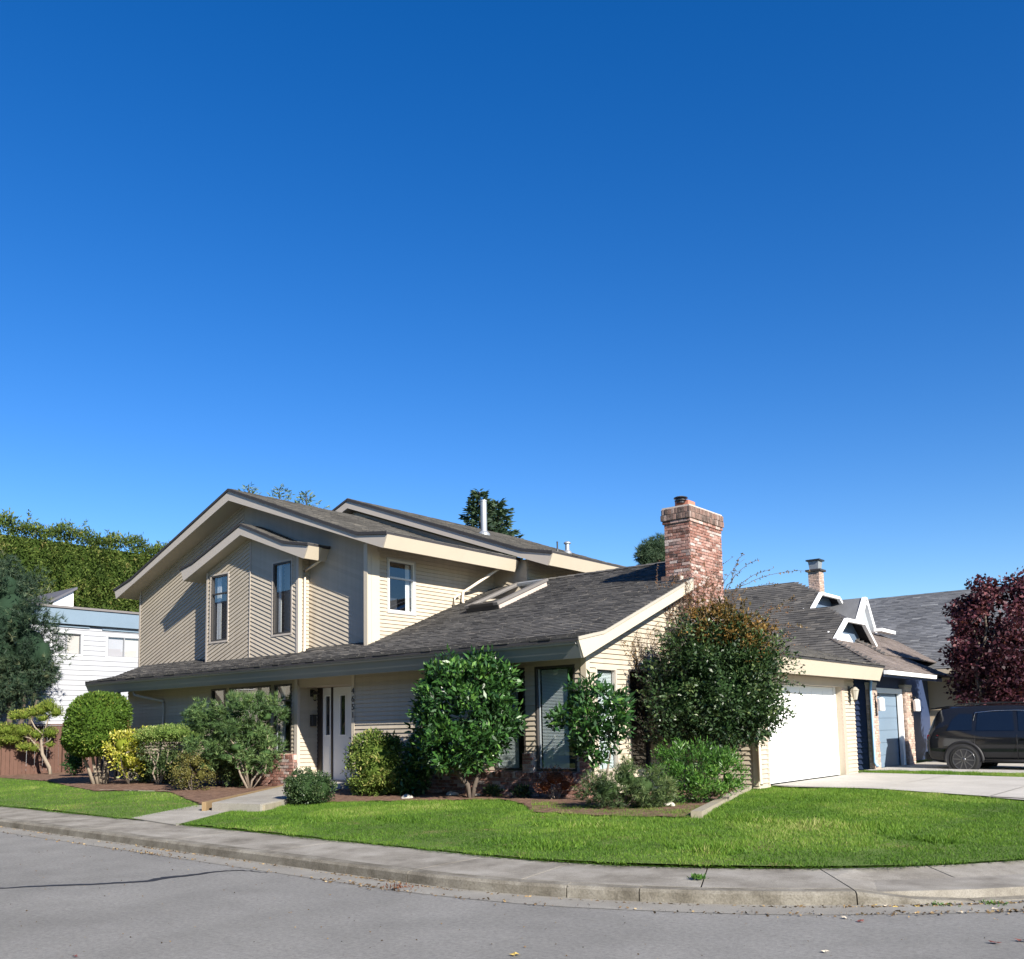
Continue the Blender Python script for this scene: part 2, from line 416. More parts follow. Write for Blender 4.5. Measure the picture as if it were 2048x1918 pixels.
# ================================================================== THE SETTING
def groundmat(name, stops, scale, fine, bmp=.5, rough=.95, spec=.15, extra=None):
    m, n, b = _nodes(name); p = geopos(n)
    c = ramp(n, noise(n, scale, 6, .65, p), stops)
    c = mixrgb(n, 1., c, ramp(n, noise(n, fine, 3, .7, p), [(.25, (.62,)*3), (.5, (1,)*3), (.8, (1.3,)*3)]), 'MULTIPLY')
    if extra: c = extra(n, p, c)
    n.links.new(c, b.inputs['Base Color']); b.inputs['Roughness'].default_value = rough; b.inputs['Specular IOR Level'].default_value = spec
    bump(n, b, noise(n, fine, 4, .7, p), bmp, .008); MATS[name] = m; return m
def _patch(n, p, c):
    # pale worn wheel tracks and a few darker seams
    c = mixrgb(n, 1., c, ramp(n, noise(n, 24, 6, .8, p), [(.3, (.66,)*3), (.5, (1,)*3), (.72, (1.3,)*3)]), 'MULTIPLY')
    v = n.nodes.new('ShaderNodeTexVoronoi'); v.inputs['Scale'].default_value = 70; n.links.new(p, v.inputs['Vector'])
    c = mixrgb(n, ramp(n, v.outputs['Distance'], [(.0, (.35,)*3), (.25, (0,)*3)]), c, (.40, .40, .39))
    return mixrgb(n, 1., c, ramp(n, noise(n, .45, 7, .68, p), [(.3, (.76,)*3), (.52, (.98,)*3), (.7, (1.1,)*3)]), 'MULTIPLY')
ASPH = groundmat('asphalt', [(.3, (.185, .181, .168)), (.7, (.222, .217, .203))], 1.1, 220, .6, .9, .2, _patch)
CONC = groundmat('pavement_concrete', [(.28, (.13, .118, .098)), (.47, (.22, .203, .173)), (.7, (.31, .292, .256))], 1.9, 90, .5)
CONCL = groundmat('pale_concrete', [(.25, (.34, .32, .285)), (.6, (.42, .40, .36)), (.8, (.48, .46, .42))], 1.0, 110, .35)
KERB = groundmat('kerb_concrete', [(.25, (.07, .062, .048)), (.45, (.15, .137, .112)), (.72, (.25, .235, .20))], 3.1, 55, .8)
GUT = groundmat('gutter_concrete', [(.25, (.18, .17, .15)), (.6, (.24, .23, .205)), (.8, (.29, .28, .25))], 2.0, 120, .4)
SOIL = groundmat('lawn_soil', [(.3, (.06, .10, .02)), (.55, (.10, .15, .035)), (.68, (.17, .15, .06)), (.8, (.20, .15, .08))], 1.4, 60, .5)
MULCH = groundmat('bark_mulch', [(.25, (.07, .042, .03)), (.5, (.14, .085, .06)), (.75, (.21, .14, .10))], 9, 50, .9)
FARG = groundmat('far_ground', [(.3, (.07, .10, .03)), (.7, (.13, .16, .06))], .3, 4, .2)
def cpath(s, d):
    """point of the kerb path: s metres east of x=-7 along the kerb, d metres behind its face"""
    if s <= 0:
        x = CXY[0]+s; return (x+.044*d, 7.16-.044*s+d)
    if s <= RC*math.pi/2:
        a = -math.pi/2+s/RC; return (CXY[0]+(RC-d)*math.cos(a), CXY[1]+(RC-d)*math.sin(a))
    return (-.2-d, CXY[1]+s-RC*math.pi/2)
struct(mesh('ground', [(-1500, -1500, -.06), (1500, -1500, -.06), (1500, 1500, -.06), (-1500, 1500, -.06)], [(0, 1, 2, 3)], FARG))
rp = [cpath(s, .05) for s in (-240, -100, -40, -20, -10, -5)]+[cpath(s, .05) for s in np.linspace(0, RC*math.pi/2, 16)]+[cpath(200, .05)]
rp += [(8.8, 200), (8.8, 10.5), (12, 7.2), (240, 6.5), (240, -3), (8, -3), (-240, 7.5)]
struct(mesh('road', [(x, y, 0) for x, y in rp], [tuple(range(len(rp)))], ASPH))
# gutter strip along the kerb
V = []; Fs = []
for i, s in enumerate(np.concatenate([np.linspace(-60, -1, 60), np.linspace(0, RC*math.pi/2, 24), np.linspace(11, 60, 20)])):
    for d, z in ((-.36+.012*math.sin(s*3.1), .004), (.03, .014)): V.append((*cpath(s, d), z))
    if i: Fs.append((2*i-2, 2*i, 2*i+1, 2*i-1))
struct(mesh('gutter', V, Fs, GUT))
def ramph(s): return .13-.105*float(np.clip((s-4.25)/.75, 0, 1))
def strip(name, s0, s1, prof, mat, parent, n):
    """profile [(d, z(s))] swept along the kerb path, closed at its ends"""
    V = []; Fs = []; k = len(prof)
    ss = np.linspace(s0, s1, n+1)
    for i, s in enumerate(ss):
        for d, zf in prof: V.append((*cpath(s, d), zf(s) if callable(zf) else zf))
        if i: Fs += [((i-1)*k+j, (i-1)*k+j+1, i*k+j+1, i*k+j) for j in range(k-1)]
    Fs += [tuple(range(k)), tuple(range((n+1)*k-1, n*k-1, -1))]
    o = mesh(name, V, Fs, mat, parent); return o
pav = struct(strip('pavement', -70, 60, [(.16, .0), (.16, .10), (1.23, .10), (1.23, .0)], CONC, None, 150))
kj = [-70, -45, -30, -22, -15.6, -10.2, -5.3, -.3, 1.65, 2.35, 4.25, 5.3, 7.5, 11, 15, 22, 30, 60]
for a, b in zip(kj[:-1], kj[1:]):
    n = max(2, int((b-a)/.35))
    strip('kerb', a+.006, b-.006, [(.0, -.05), (.012, lambda s: ramph(s)-.03), (.04, lambda s: ramph(s)-.004), (.155, lambda s: ramph(s)+.002), (.155, -.05)], KERB, pav, n)
sj = [-70, -50, -40, -34]+list(np.arange(-30, -7, 2.45))+[-5.35, -3.0, -.3, 1.1, 2.9, 4.25, 5.6, 7.3, 9, 10.7, 13, 16, 19, 23, 30, 60]
for a, b in zip(sj[:-1], sj[1:]):
    n = max(2, int((b-a)/.4))
    strip('slab', a+.009, b-.009, [(.165, -.02), (.165, lambda s: ramph(s)+.003), (.75, lambda s: max(ramph(s), .085)+.012), (1.235, lambda s: .148), (1.235, -.02)], CONC, pav, n)
# the lot: one gently rising sheet
xs = np.concatenate([np.linspace(-160, -30, 28), np.arange(-29.8, -1.1, .25)]); ys = np.concatenate([np.arange(7.6, 27, .25), np.linspace(27.5, 180, 26)])
X, Y = np.meshgrid(xs, ys, indexing='ij'); D = dist(X, Y)
for _ in range(4):
    near = (D < 1.24) & (D > .85); gx = (dist(X+.01, Y)-dist(X-.01, Y))/.02; gy = (dist(X, Y+.01)-dist(X, Y-.01))/.02
    X = np.where(near, X+gx*(1.243-D), X); Y = np.where(near, Y+gy*(1.243-D), Y); D = dist(X, Y)
ok = D > 1.235; idx = np.arange(X.size).reshape(X.shape)
c_ok = ok[:-1, :-1] & ok[1:, :-1] & ok[1:, 1:] & ok[:-1, 1:]
Fs = np.stack([idx[:-1, :-1], idx[1:, :-1], idx[1:, 1:], idx[:-1, 1:]], -1)[c_ok]
used = np.unique(Fs); remap = -np.ones(X.size, int); remap[used] = np.arange(len(used))
V = np.stack([X.ravel(), Y.ravel(), ZL(X, Y).ravel()], 1)[used]
struct(mesh('lawn', V, remap[Fs].tolist(), SOIL))

def inpoly(P, x, y):
    r = np.zeros(x.shape, bool); n = len(P)
    for i in range(n):
        x1, y1 = P[i][:2]; x2, y2 = P[(i+1) % n][:2]
        if y1 == y2: continue
        c = ((y1 > y) != (y2 > y)) & (x < (x2-x1)*(y-y1)/(y2-y1)+x1); r ^= c
    return r
def patch(name, P, mat, dz, cell=.1, wob=0):
    P = np.array([p[:2] for p in P]); x0, y0 = P.min(0); x1, y1 = P.max(0)
    xs = np.arange(x0, x1+cell, cell); ys = np.arange(y0, y1+cell, cell); X, Y = np.meshgrid(xs, ys, indexing='ij')
    ins = inpoly(P, X[:-1, :-1]+cell/2, Y[:-1, :-1]+cell/2); idx = np.arange(X.size).reshape(X.shape)
    Fs = np.stack([idx[:-1, :-1], idx[1:, :-1], idx[1:, 1:], idx[:-1, 1:]], -1)[ins]
    Z = ZL(X, Y)+dz+wob*(np.sin(X*5+Y*3)*np.sin(Y*6-X*2)+.5*rng.standard_normal(X.shape))
    used = np.unique(Fs); remap = -np.ones(X.size, int); remap[used] = np.arange(len(used))
    return struct(mesh(name, np.stack([X.ravel(), Y.ravel(), Z.ravel()], 1)[used], remap[Fs].tolist(), mat))
G = lambda L: [gp(*p) for p in L]
bedR = G([(560, 1609), (700, 1605), (870, 1603), (1000, 1601), (1036, 1605), (1062, 1625), (1200, 1634), (1388, 1637), (1450, 1603), (1520, 1566)])+[(-8.6, 19.0), (-8.6, 18.35), (-10.1, 18.3), (-10.1, 14.75), (-16.6, 14.75), (-16.6, 12.5)]
patch('planting_bed', bedR, MULCH, .022, .1, .008)
bedL = G([(-160, 1538), (0, 1556), (100, 1564), (190, 1583), (300, 1582), (340, 1585), (372, 1598), (402, 1611)])+[(-17.1, 12.0), (-18.7, 14.75), (-26.7, 14.75), (-29, 18), (-38, 20), (-40, 15)]
patch('planting_bed', bedL, MULCH, .022, .1, .008)

# front path: pavement -> step -> raised walk -> porch
pa = [onz(262, 1637, .155), onz(352, 1651, .155), onz(482, 1617, .19), onz(402, 1611, .19)]

V = [(p[0], p[1], z) for z in (0.05,) for p in pa]+[(p[0], p[1], z) for p, z in zip(pa, (.168, .168, .215, .215))]
PATHC = groundmat('path_concrete', [(.25, (.22, .205, .175)), (.6, (.32, .30, .262)), (.8, (.38, .36, .32))], 1.6, 100, .4)
struct(mesh('path', V, BXF, PATHC))
stL, stR = onz(424, 1606, .34), onz(520, 1609, .34)
V = [(q[0], q[1], z) for z in (.1, .345) for q in (stL, stR, (-16.5, 14.2), (-18.7, 14.3))]
raised = struct(mesh('raised_walk', V, BXF, PATHC))
struct(box('porch', -18.68, -16.62, 14.28, 15.33, .1, .43, CONCL))
TIMB = M('timber_edging', (.23, .16, .085), .8, .3, 6, bmp=.4, bscale=30)
OLDT = M('grey_timber', (.27, .24, .18), .85, .3, 5, bmp=.5, bscale=30)
def plank(name, a, b, w, h, zb, mat, label, group):
    a = np.array(a[:2]); b = np.array(b[:2]); d = (b-a)/np.linalg.norm(b-a); n = np.array((-d[1], d[0]))*w/2
    q = [a-n, b-n, b+n, a+n]; z0 = [zb-.1]*4; za, zb2 = zb, zb
    return tag(mesh(name, [(p[0], p[1], zb-.12) for p in q]+[(p[0], p[1], zb+h) for p in q], BXF, mat), label, 'edging', group)
tl = onz(408, 1604, .36); plank('edging_timber', tl, (-18.75, 14.3), .08, .09, .27, TIMB, 'orange brown timber edging along the raised front walk', None)
tr = onz(523, 1608, .34); plank('edging_timber', tr, onz(572, 1597, .34), .14, .10, .22, OLDT, 'short weathered timber block beside the boxwood at the step', None)
e1, e2 = gp(1392, 1637), gp(1520, 1566)
for i in range(3):
    a = e1+(e2-e1)*(i/3+.005); b = e1+(e2-e1)*((i+1)/3-.005)
    plank('edging_timber', a, b, .16, .09, .27, OLDT, 'weathered grey edging timber between the lawn and the garage corner bed', 'grey edging timbers by the garage')
e3 = gp(1070, 1628); plank('edging_timber', e3, gp(1380, 1638), .05, .03, .22, OLDT, 'thin sunken edging board in the grass before the low pines', None)
plank('edging_timber', gp(200, 1581), gp(345, 1583), .06, .05, .22, OLDT, 'straight edging board between left lawn and shrub bed', None)

# driveways
def flat(name, P, mat, dz=.018, parent=None): return struct(mesh(name, [(p[0], p[1], float(p[2]) if len(p) > 2 else float(ZL(p[0], p[1]))+dz) for p in P], [tuple(range(len(P)))], mat, parent))
dA = [(-8.41, 18.85, .328), (-7.9, 18.7, .325), gp(1760, 1580)+[0, 0, .028], gp(2048, 1603)+[0, 0, .03], (-1.45, 18.3, .19), (-1.45, 24.3, .19), (-4.6, 24.3, .28), (-8.41, 24.4, .328)]
dr = flat('driveway', dA, CONCL)
def dz_(x, y):
    return float(np.interp(x, [-8.4, -7.9, -4.6, -1.45], [.328, .325, .282, .19]))
def dyl(x): return float(np.interp(x, [p[0] for p in dA[:5]], [p[1] for p in dA[:5]]))
xs_ = [-8.40, -6.3, -4.1, -1.5]
for i in range(3):
    for j in range(2):
        a, b = xs_[i]+.012, xs_[i+1]-.012; q = []
        for x, s in ((a, j), (b, j), (b, j+1), (a, j+1)):
            y0_, y1_ = dyl(x), 24.28; q.append((x, y0_+(y1_-y0_)*s/2+(.012 if s == j else -.012)*(1 if s == 1 else 0), dz_(x, 0)+.009))
        mesh('slab', q, [(0, 1, 2, 3)], CONCL, dr)
flat('neighbour_driveway', [(-8.9, 25.9, .315), (-4.7, 25.9, .285), (-1.45, 25.9, .19), (-1.45, 33.5, .19), (-8.9, 33.5, .315)], CONCL)

# ================================================================== THE HOUSE
SL = .395                                            # pitch of the low front roof
H = thing('house', 'two storey beige house with chevron siding, low shingled front roof and brick chimney', 'house', (-19, 18, .2))
E_ = (1, 0, 0); FN = (0, -1, 0); EN = (1, 0, 0); UY = (0, 1, 0)
LS = .98                                             # scale of wall-plane readings taken at y = 15
YW, XW = 14.70, -10.143
def lz(z): return 1.6+(z-1.6)*LS
def lw_(t): return (t[0]*LS, t[1]*LS, lz(t[2]), lz(t[3]))
# --- lower front wall, left of the entry
RX = -18.696; RR = -16.66; YD = 15.327
winL = [lw_(t) for t in ((-22.81, -22.10, 1.10, 2.83), (-21.96, -20.16, 1.10, 2.83), (-20.02, -19.29, 1.10, 2.83))]
wl = wall(H, 'wall', (0, YW, 0), E_, FN, [([(-26.65, .1), (RX, .1), (RX, 3.2), (-26.65, 3.2)], 0)], winL, siding=.0975)
wr_w = [lw_(t) for t in ((-12.66, -11.83, .76, 2.82), (-11.575, -10.59, .76, 2.82))]
wr = wall(H, 'wall', (0, YW, 0), E_, FN, [([(RR, .1), (XW, .1), (XW, 3.2), (RR, 3.2)], 0)], wr_w, siding=.0975)
box('entry_header', RX+.002, RR-.002, YW+.004, YW+.16, 2.70, 3.21, SOFFIT, H)
box('entry_ceiling', RX+.002, RR+.5, YW+.161, YD+.1, 2.70, 2.76, SOFFIT, H)
wall(H, 'wall', (RX, 0, 0), UY, EN, [([(YW+.004, .1), (YD, .1), (YD, 2.72), (YW+.004, 2.72)], 0)], siding=.0975)
box('wall', RX-.1, RR+.6, YD+.1, YD+.2, .1, 3.2, TAUPE, H)
# left end wall and far corner
wall(H, 'wall', (-26.65, 0, 0), UY, (-1, 0, 0), [([(YW+.004, .1), (26, .1), (26, 3.4), (YW+.004, 3.4)], 0)])
box('post', -27.38, -27.28, 14.7, 14.8, .1, 3.2, DFRAME, H)
# corner boards
boxes('corner_board', [(XW-.09, XW+.034, YW-.034, YW-.0285, .8, 3.25), (XW+.0285, XW+.034, YW-.0285, YW+.09, .8, 3.3)], TRIM, H)
boxes('corner_board', [(RX-.085, RX+.034, YW-.035, YW-.0285, 1.06, 3.0), (RX+.0285, RX+.034, YW-.0284, YW+.05, .35, 2.75)], TAUPE, H)
box('corner_board', RR-.034, RR+.07, YW-.035, YW-.0285, .35, 3.0, TRIM, H)
# --- east gable wall
zr = lambda y: 2.862+.397*(y-14.094)                 # underside of the low roof
YC0, YC1, XC0, XC1 = 18.35, 19.85, -10.42, -9.79     # chimney
XQ = -11.5                                           # the low ridge stops behind the chimney
wE_w = [lw_(t) for t in ((15.32, 16.07, .74, 2.77), (16.51, 17.29, .74, 2.77))]
wall(H, 'wall', (XW, 0, 0), UY, EN, [([(YW+.029, .1), (YC0, .1), (YC0, zr(YC0)-.01), (YW+.029, zr(YW)-.01)], 0)], wE_w, siding=.0975)
wall(H, 'wall', (XQ+.3, 0, 0), UY, EN, [([(YC1-.5, .1), (22.4, .1), (22.4, 4.4), (20.42, 5.2), (YC1-.5, 4.8)], 0)])
# --- windows
window(H, (0, YW, 0), E_, FN, *winL[0]); window(H, (0, YW, 0), E_, FN, *winL[1])
window(H, (0, YW, 0), E_, FN, *winL[2], bars=(2.40,), curtain=(-19.53, -19.32))
window(H, (0, YW, 0), E_, FN, *wr_w[0], blind=(-12.35, -11.86)); window(H, (0, YW, 0), E_, FN, *wr_w[1], blind=(-11.25, -10.63))
for w in wr_w+winL[2:]:
    T = frame((0, YW, 0), E_, FN); wboxes('jamb', T, [(w[0]+.05, w[0]+.075, w[2]+.05, w[3]-.05, -.06, -.035)], WFRAME, H)
window(H, (XW, 0, 0), UY, EN, *wE_w[0], fr=TAUPE, blind=(15.06, 15.70)); window(H, (XW, 0, 0), UY, EN, *wE_w[1], bars=(2.28,))
# --- entry
T = frame((0, YD, 0), E_, FN); q_ = lambda v: v*LS
wboxes('door_frame', T, [(q_(-19.07), q_(-18.885), .43, 2.70, -.05, .03), (q_(-18.545), q_(-18.485), .43, 2.695, -.05, .02), (q_(-17.725), q_(-17.69), .43, 2.695, -.05, .02)], M('dark_brown_frame', (.035, .028, .025), .5, .2, 6), H)
def leaf(u0, u1, g0, g1, name):
    u0, u1, g0, g1 = [q_(v) for v in (u0, u1, g0, g1)]; z0, z1, gz0, gz1 = .45, 2.69, 1.53, 2.48
    d = wboxes(name, T, [(u0, g0, z0, z1, -.03, .0), (g1, u1, z0, z1, -.03, .0), (g0, g1, z0, gz0, -.03, .0), (g0, g1, gz1, z1, -.03, .0)], DOORW, H)
    mesh('pane', [T(g0, gz0, -.018), T(g1, gz0, -.018), T(g1, gz1, -.018), T(g0, gz1, -.018)], [(0, 1, 2, 3)], MG('door_glass', (.25, .26, .3)), d)
    b = .025
    wboxes('bead', T, [(g0-b, g1+b, gz1, gz1+b, 0, .012), (g0-b, g1+b, gz0-b, gz0, 0, .012), (g0-b, g0, gz0, gz1, 0, .012), (g1, g1+b, gz0, gz1, 0, .012)], WHITE, d)
    wboxes('raised_panel', T, [(g0, g1, .66, 1.26, 0, .012)], DOORW, d)
    return d
leaf(-18.88, -18.55, -18.77, -18.60, 'sidelight'); dd = leaf(-18.48, -17.73, -18.21, -18.02, 'door'); leaf(-17.685, -17.36, -17.6, -17.44, 'sidelight')
lathe('handle', [(.0, 0), (.03, .01), (.035, .03), (.02, .05), (.0, .055)], (-17.44, YD-.05, 1.42), STEEL, dd, 10)
wboxes('threshold', T, [(-18.5, -16.95, .431, .452, 0, .09)], STEEL, H)
# house number on the right door post
for i, ch in enumerate('4651'):
    cu = bpy.data.curves.new('number', 'FONT'); cu.body = ch; cu.size = .20; cu.extrude = .006; cu.align_x = 'CENTER'
    o = bpy.data.objects.new('number', cu); COL.objects.link(o); dg = bpy.context.evaluated_depsgraph_get(); me = bpy.data.meshes.new_from_object(o.evaluated_get(dg)); bpy.data.objects.remove(o)
    me.materials.append(BLACK); no = link('number', me, H); no.location = Vector((RR+.022, YW-.041, 2.47-i*.185))-Vector(base(H)); no.rotation_euler = (math.pi/2, 0, 0)
# porch lamp and letter box on the return wall
lm = thing('wall_lantern', 'black wall lantern on the siding beside the front door', 'lamp', (RX+.02, 15.11, 2.45))
cbox('backplate', RX+.02, RX+.04, 15.06, 15.16, 2.48, 2.66, BLACK, lm, .005); tube('arm', [(RX+.03, 15.11, 2.6), (RX+.12, 15.11, 2.64), (RX+.16, 15.11, 2.6)], .012, BLACK, lm)
lathe('shade', [(.0, .2), (.03, .19), (.11, .12), (.095, .115), (.02, .12)], (RX+.16, 15.11, 2.42), BLACK, lm); lathe('glass', [(.045, -.02), (.075, .11), (.0, .115)], (RX+.16, 15.11, 2.42), MG('lamp_glass', (.8, .8, .75)), lm)
lathe('base', [(.0, -.06), (.045, -.03), (.05, -.02), (.0, -.015)], (RX+.16, 15.11, 2.42), BLACK, lm)
mb = thing('letter_box', 'small black letter box fixed to the entry wall', 'letter box', (RX+.02, 15.13, 1.75))
cbox('box', RX+.021, RX+.12, 15.06, 15.20, 1.75, 2.0, BLACK, mb, .01); cbox('lid', RX+.021, RX+.135, 15.05, 15.21, 2.001, 2.03, BLACK, mb, .008)

# --- brick dado below the front windows and round the corner
def dado(x0, x1, z1, y0=YW-.13):
    o = box('brick_dado', x0, x1, y0, YW-.03, .05, z1-.01, MORTAR, H)
    brickwork(o, (0, y0, 0), E_, FN, x0, x1, .08, z1-.12, BRICK)
    k = 0
    u = x0
    me = bevelbox('soldier_brick', .062, .13, .11, BRICK)
    while u < x1-.03:
        piece('soldier_brick', me, o, Matrix.Translation((u+.035, y0+.045, z1-.055+.004*rng.standard_normal()))@Matrix.Rotation(math.radians(8), 4, 'X')); u += .073
    return o
dl = dado(-22.93, -18.67, 1.08); d2 = dado(-14.26, -10.03, .76)
brickwork(dl, (-18.67, 0, 0), UY, EN, YW-.13, YW-.02, .08, .95, BRICK)
brickwork(d2, (-10.03, 0, 0), UY, EN, YW-.13, YW+.29, .08, .72, BRICK); box('brick_return', XW, -10.03, YW-.02, YW+.30, .05, .73, MORTAR, H)
for xx, yy in ((-11.48, YW-.1), (-10.12, YW-.1)):
    o = box('brick_pier', xx-.12, xx+.12, yy-.03, YW-.033, .74, 1.12, MORTAR, H); brickwork(o, (0, yy-.03, 0), E_, FN, xx-.12, xx+.12, .76, 1.12, BRICK)

# --- low roof: bell-cast eave, ridge along the street
X0, X1 = -27.75, -9.8
top = [(13.96, 3.175), (14.778, 3.34), (20.42, 5.565), (26.6, 3.12)]; bot = [(26.5, 2.75), (20.42, 5.30), (14.094, 2.862)]

top = [(13.96, 3.175), (14.778, 3.34), (20.42, 5.565), (22.6, 4.70)]; bot = [(22.5, 4.4), (20.42, 5.30), (14.094, 2.862)]
roofL = prism('roof', [(X0+.03, y, z-.012) for y, z in [(13.99, 3.165)]+top[1:]+bot], (XQ-X0-.03, 0, 0), SOFFIT, H)
YQ = 19.4; zq = 3.34+SL*(YQ-14.778); YS = 18.36; zs_ = 3.34+SL*(YS-14.778); XS = -10.46
prism('roof_end', [(XQ, y, z-.012) for y, z in [(13.99, 3.165), (14.778, 3.34), (YQ, zq), (YQ, zq-.26), (14.094, 2.862)]], (XS-XQ, 0, 0), SOFFIT, roofL); prism('roof_end', [(XS, y, z-.012) for y, z in [(13.99, 3.165), (14.778, 3.34), (YS, zs_), (YS, zs_-.26), (14.094, 2.862)]], (X1-XS-.03, 0, 0), SOFFIT, roofL)
def skin(parent, prof, ext, mat=SHEDGE, t=.055):
    """dark roofing edge laid over a polyline profile (list of 3D points), swept by ext"""
    P = [np.array(p, float) for p in prof]; return prism('roof_edge', P+[p+np.array((0, 0, t)) for p in P[::-1]], ext, mat, parent)
skin(roofL, [(X0-.01, y, z-.008) for y, z in [(13.93, 3.169)]+top[1:]], (XQ-X0+.01, 0, 0)); skin(roofL, [(XQ, y, z-.008) for y, z in [(13.93, 3.169), (14.778, 3.34), (YQ, zq)]], (XS-XQ, 0, 0)); skin(roofL, [(XS, y, z-.008) for y, z in [(13.93, 3.169), (14.778, 3.34), (YS, zs_)]], (X1-XS+.04, 0, 0))
# tilted eave board with its gutter line
fas = prism('fascia', [(X0, 13.955, 3.165), (X0, 14.085, 2.855), (X0, 14.125, 2.872), (X0, 13.995, 3.165)], (X1-X0, 0, 0), EAVE, roofL)
prism('gutter', [(X0, 13.925, 3.125), (X0, 13.945, 3.125), (X0, 13.962, 3.10), (X0, 13.942, 3.10)], (X1-X0-.02, 0, 0), M('gutter_metal', (.30, .29, .27), .4, .1, 3, spec=.5), roofL)
rk = [(13.945, 3.17), (14.778, 3.325), (18.36, 4.737), (18.36, 4.545), (14.094, 2.855)]
prism('bargeboard', [(X1-.002, y, z) for y, z in rk], (.05, 0, 0), TRIM, roofL)
prism('bargeboard', [(X0-.05, y, z) for y, z in [rk[0], rk[1], (16.5, 4.004), (16.5, 3.80), rk[4]]], (.048, 0, 0), EAVE, roofL)
prism('drip_edge', [(X1+.045, y, z) for y, z in [(13.93, 3.17), (14.778, 3.335), (18.36, 4.747), (18.36, 4.807), (14.778, 3.395), (13.93, 3.23)]], (.018, 0, 0), M('drip_metal', (.36, .33, .28), .5, .1, 4), roofL)
zt = .062
key = lambda p: (p[0]+9.8)**2*.15+(p[1]-13.9)**2
aK = math.hypot(.818, .165); sK = np.array((0, .818, .165))/aK
shingles(roofL, (X0, 13.93, 3.169+zt-.012), (1, 0, 0), sK, [(0, 0), (X1-X0+.05, 0), (X1-X0+.05, aK+.03), (0, aK+.03)], SHG, singles=120, key=key)
sM = np.array((0, 1, SL))/math.hypot(1, SL); k_ = math.hypot(1, SL)
Lr = (20.42-14.778)*k_; Lw = (15.80-14.778)*k_; L2 = (20.35-14.778)*k_
o_ = (X0, 14.778, 3.34+zt-.012)
shingles(roofL, o_, (1, 0, 0), sM, [(0, 0), (-17.18-X0, 0), (-17.18-X0, Lw), (0, Lw)], SHG)
shingles(roofL, o_, (1, 0, 0), sM, [(-17.18-X0, 0), (XS-X0, 0), (XS-X0, (YQ-14.778)*k_), (XQ-X0, Lr), (-17.18-X0, Lr)], SHG, singles=140, key=key)
shingles(roofL, o_, (1, 0, 0), sM, [(XS-X0, 0), (X1-X0+.05, 0), (X1-X0+.05, (YS-14.778)*k_), (XS-X0, (YS-14.778)*k_)], SHG, singles=40, key=key)
# ridge caps
V = []; Fs = []; tn = []
for i in range(14):
    x = -15.8+i*.305; k = len(V); V += [(x, 20.28, 5.60), (x+.32, 20.28, 5.59), (x+.32, 20.42, 5.652), (x, 20.42, 5.665), (x+.32, 20.56, 5.59), (x, 20.56, 5.60)]; Fs += [(k, k+1, k+2, k+3), (k+3, k+2, k+4, k+5)]; tn += [rng.random()]*2
mesh('ridge_caps', V, Fs, SHG, roofL, tone=tn)

# --- upper storey
XL, XR, YM = -28.0, -17.05, 15.78                      # front gable wall
YR = 15.2; US = YR/15.4                              # upper front roof: readings taken at y = 15.4
def us(L): return [(x*US, 1.6+(z-1.6)*US) for x, z in L]
XP, ZP = us([(-22.75, 8.515)])[0]
ZPB = us([(0, 8.19)])[0][1]
lineB = lambda x: ZPB-.357*abs(x-XP)                 # underside of the upper front roof
ang = math.atan(.38); XM = -22.5
polyL = [(XL, 3.45), (XM, 3.45), (XM, lineB(XM)), (XL, lineB(XL))]; polyR = [(XM, 3.45), (XR, 3.45), (XR, lineB(XR)), (XM, lineB(XM))]
wall(H, 'gable_wall', (0, YM, 0), E_, FN, [(polyL, ang), (polyR, -ang)], siding=.104)
boxes('corner_board', [(XL-.02, XL+.07, YM-.035, YM-.0285, 3.7, 6.2)], TAUPE, H)
wE2 = [(16.17, 17.085, 4.56, 5.87)]
wall(H, 'wall', (XR, 0, 0), UY, EN, [([(YM+.029, 3.6), (20.3, 5.0), (20.3, lineB(XR)+.04), (YM+.029, lineB(XR)+.04)], 0)], wE2, siding=.0965)
window(H, (XR, 0, 0), UY, EN, *wE2[0], fr=WFRAME, trim=M('grey_trim', (.36, .36, .35), .5, .05, 3), bars=(5.42,), curtain=(16.90, 17.03))
box('wing_wall', XR-.10, XR+.030, YM-.32, YM+.02, 3.55, lineB(XR)-.005, TRIM, H); box('corner_board', XR+.0305, XR+.037, YM-.31, YM-.2, 3.72, 6.0, TRIM, H); box('corner_board', XR+.0305, XR+.038, YM-.19, YM+.08, 3.75, 6.0, TRIM, H)
box('wall', XL, XL+.14, YM+.2, 26, 3.4, 6.2, CREAM, H)
# front roof
pr = us([(-28.94, 6.24), (-27.9, 6.50), (-22.75, 8.455), (-17.32, 6.40), (-16.29, 6.265)]); pb = us([(-16.42, 5.965), (-22.75, 8.19), (-28.84, 6.02)])
xe, ze_ = pr[4]; xeb, zeb = pb[0]
roofU = prism('roof', [(x, YR+.05, z) for x, z in pr+pb], (0, 4.95, 0), SOFFIT, H)
prism('bargeboard', [(x, YR, z) for x, z in pr+pb[:2]+us([(-28.84, 5.985)])], (0, .048, 0), TAUPE, roofU)
prism('fascia', [(xe+.005, YR, ze_+.005), (xeb+.005, YR, zeb), (xeb+.045, YR, zeb), (xe+.045, YR, ze_+.005)], (0, 4.92, 0), TRIM, roofU)
skin(roofU, [(x-(.03 if i == 0 else 0)+(.04 if i == 4 else 0), YR-.03, z+.002) for i, (x, z) in enumerate(pr)], (0, 5.05, 0), t=.07)
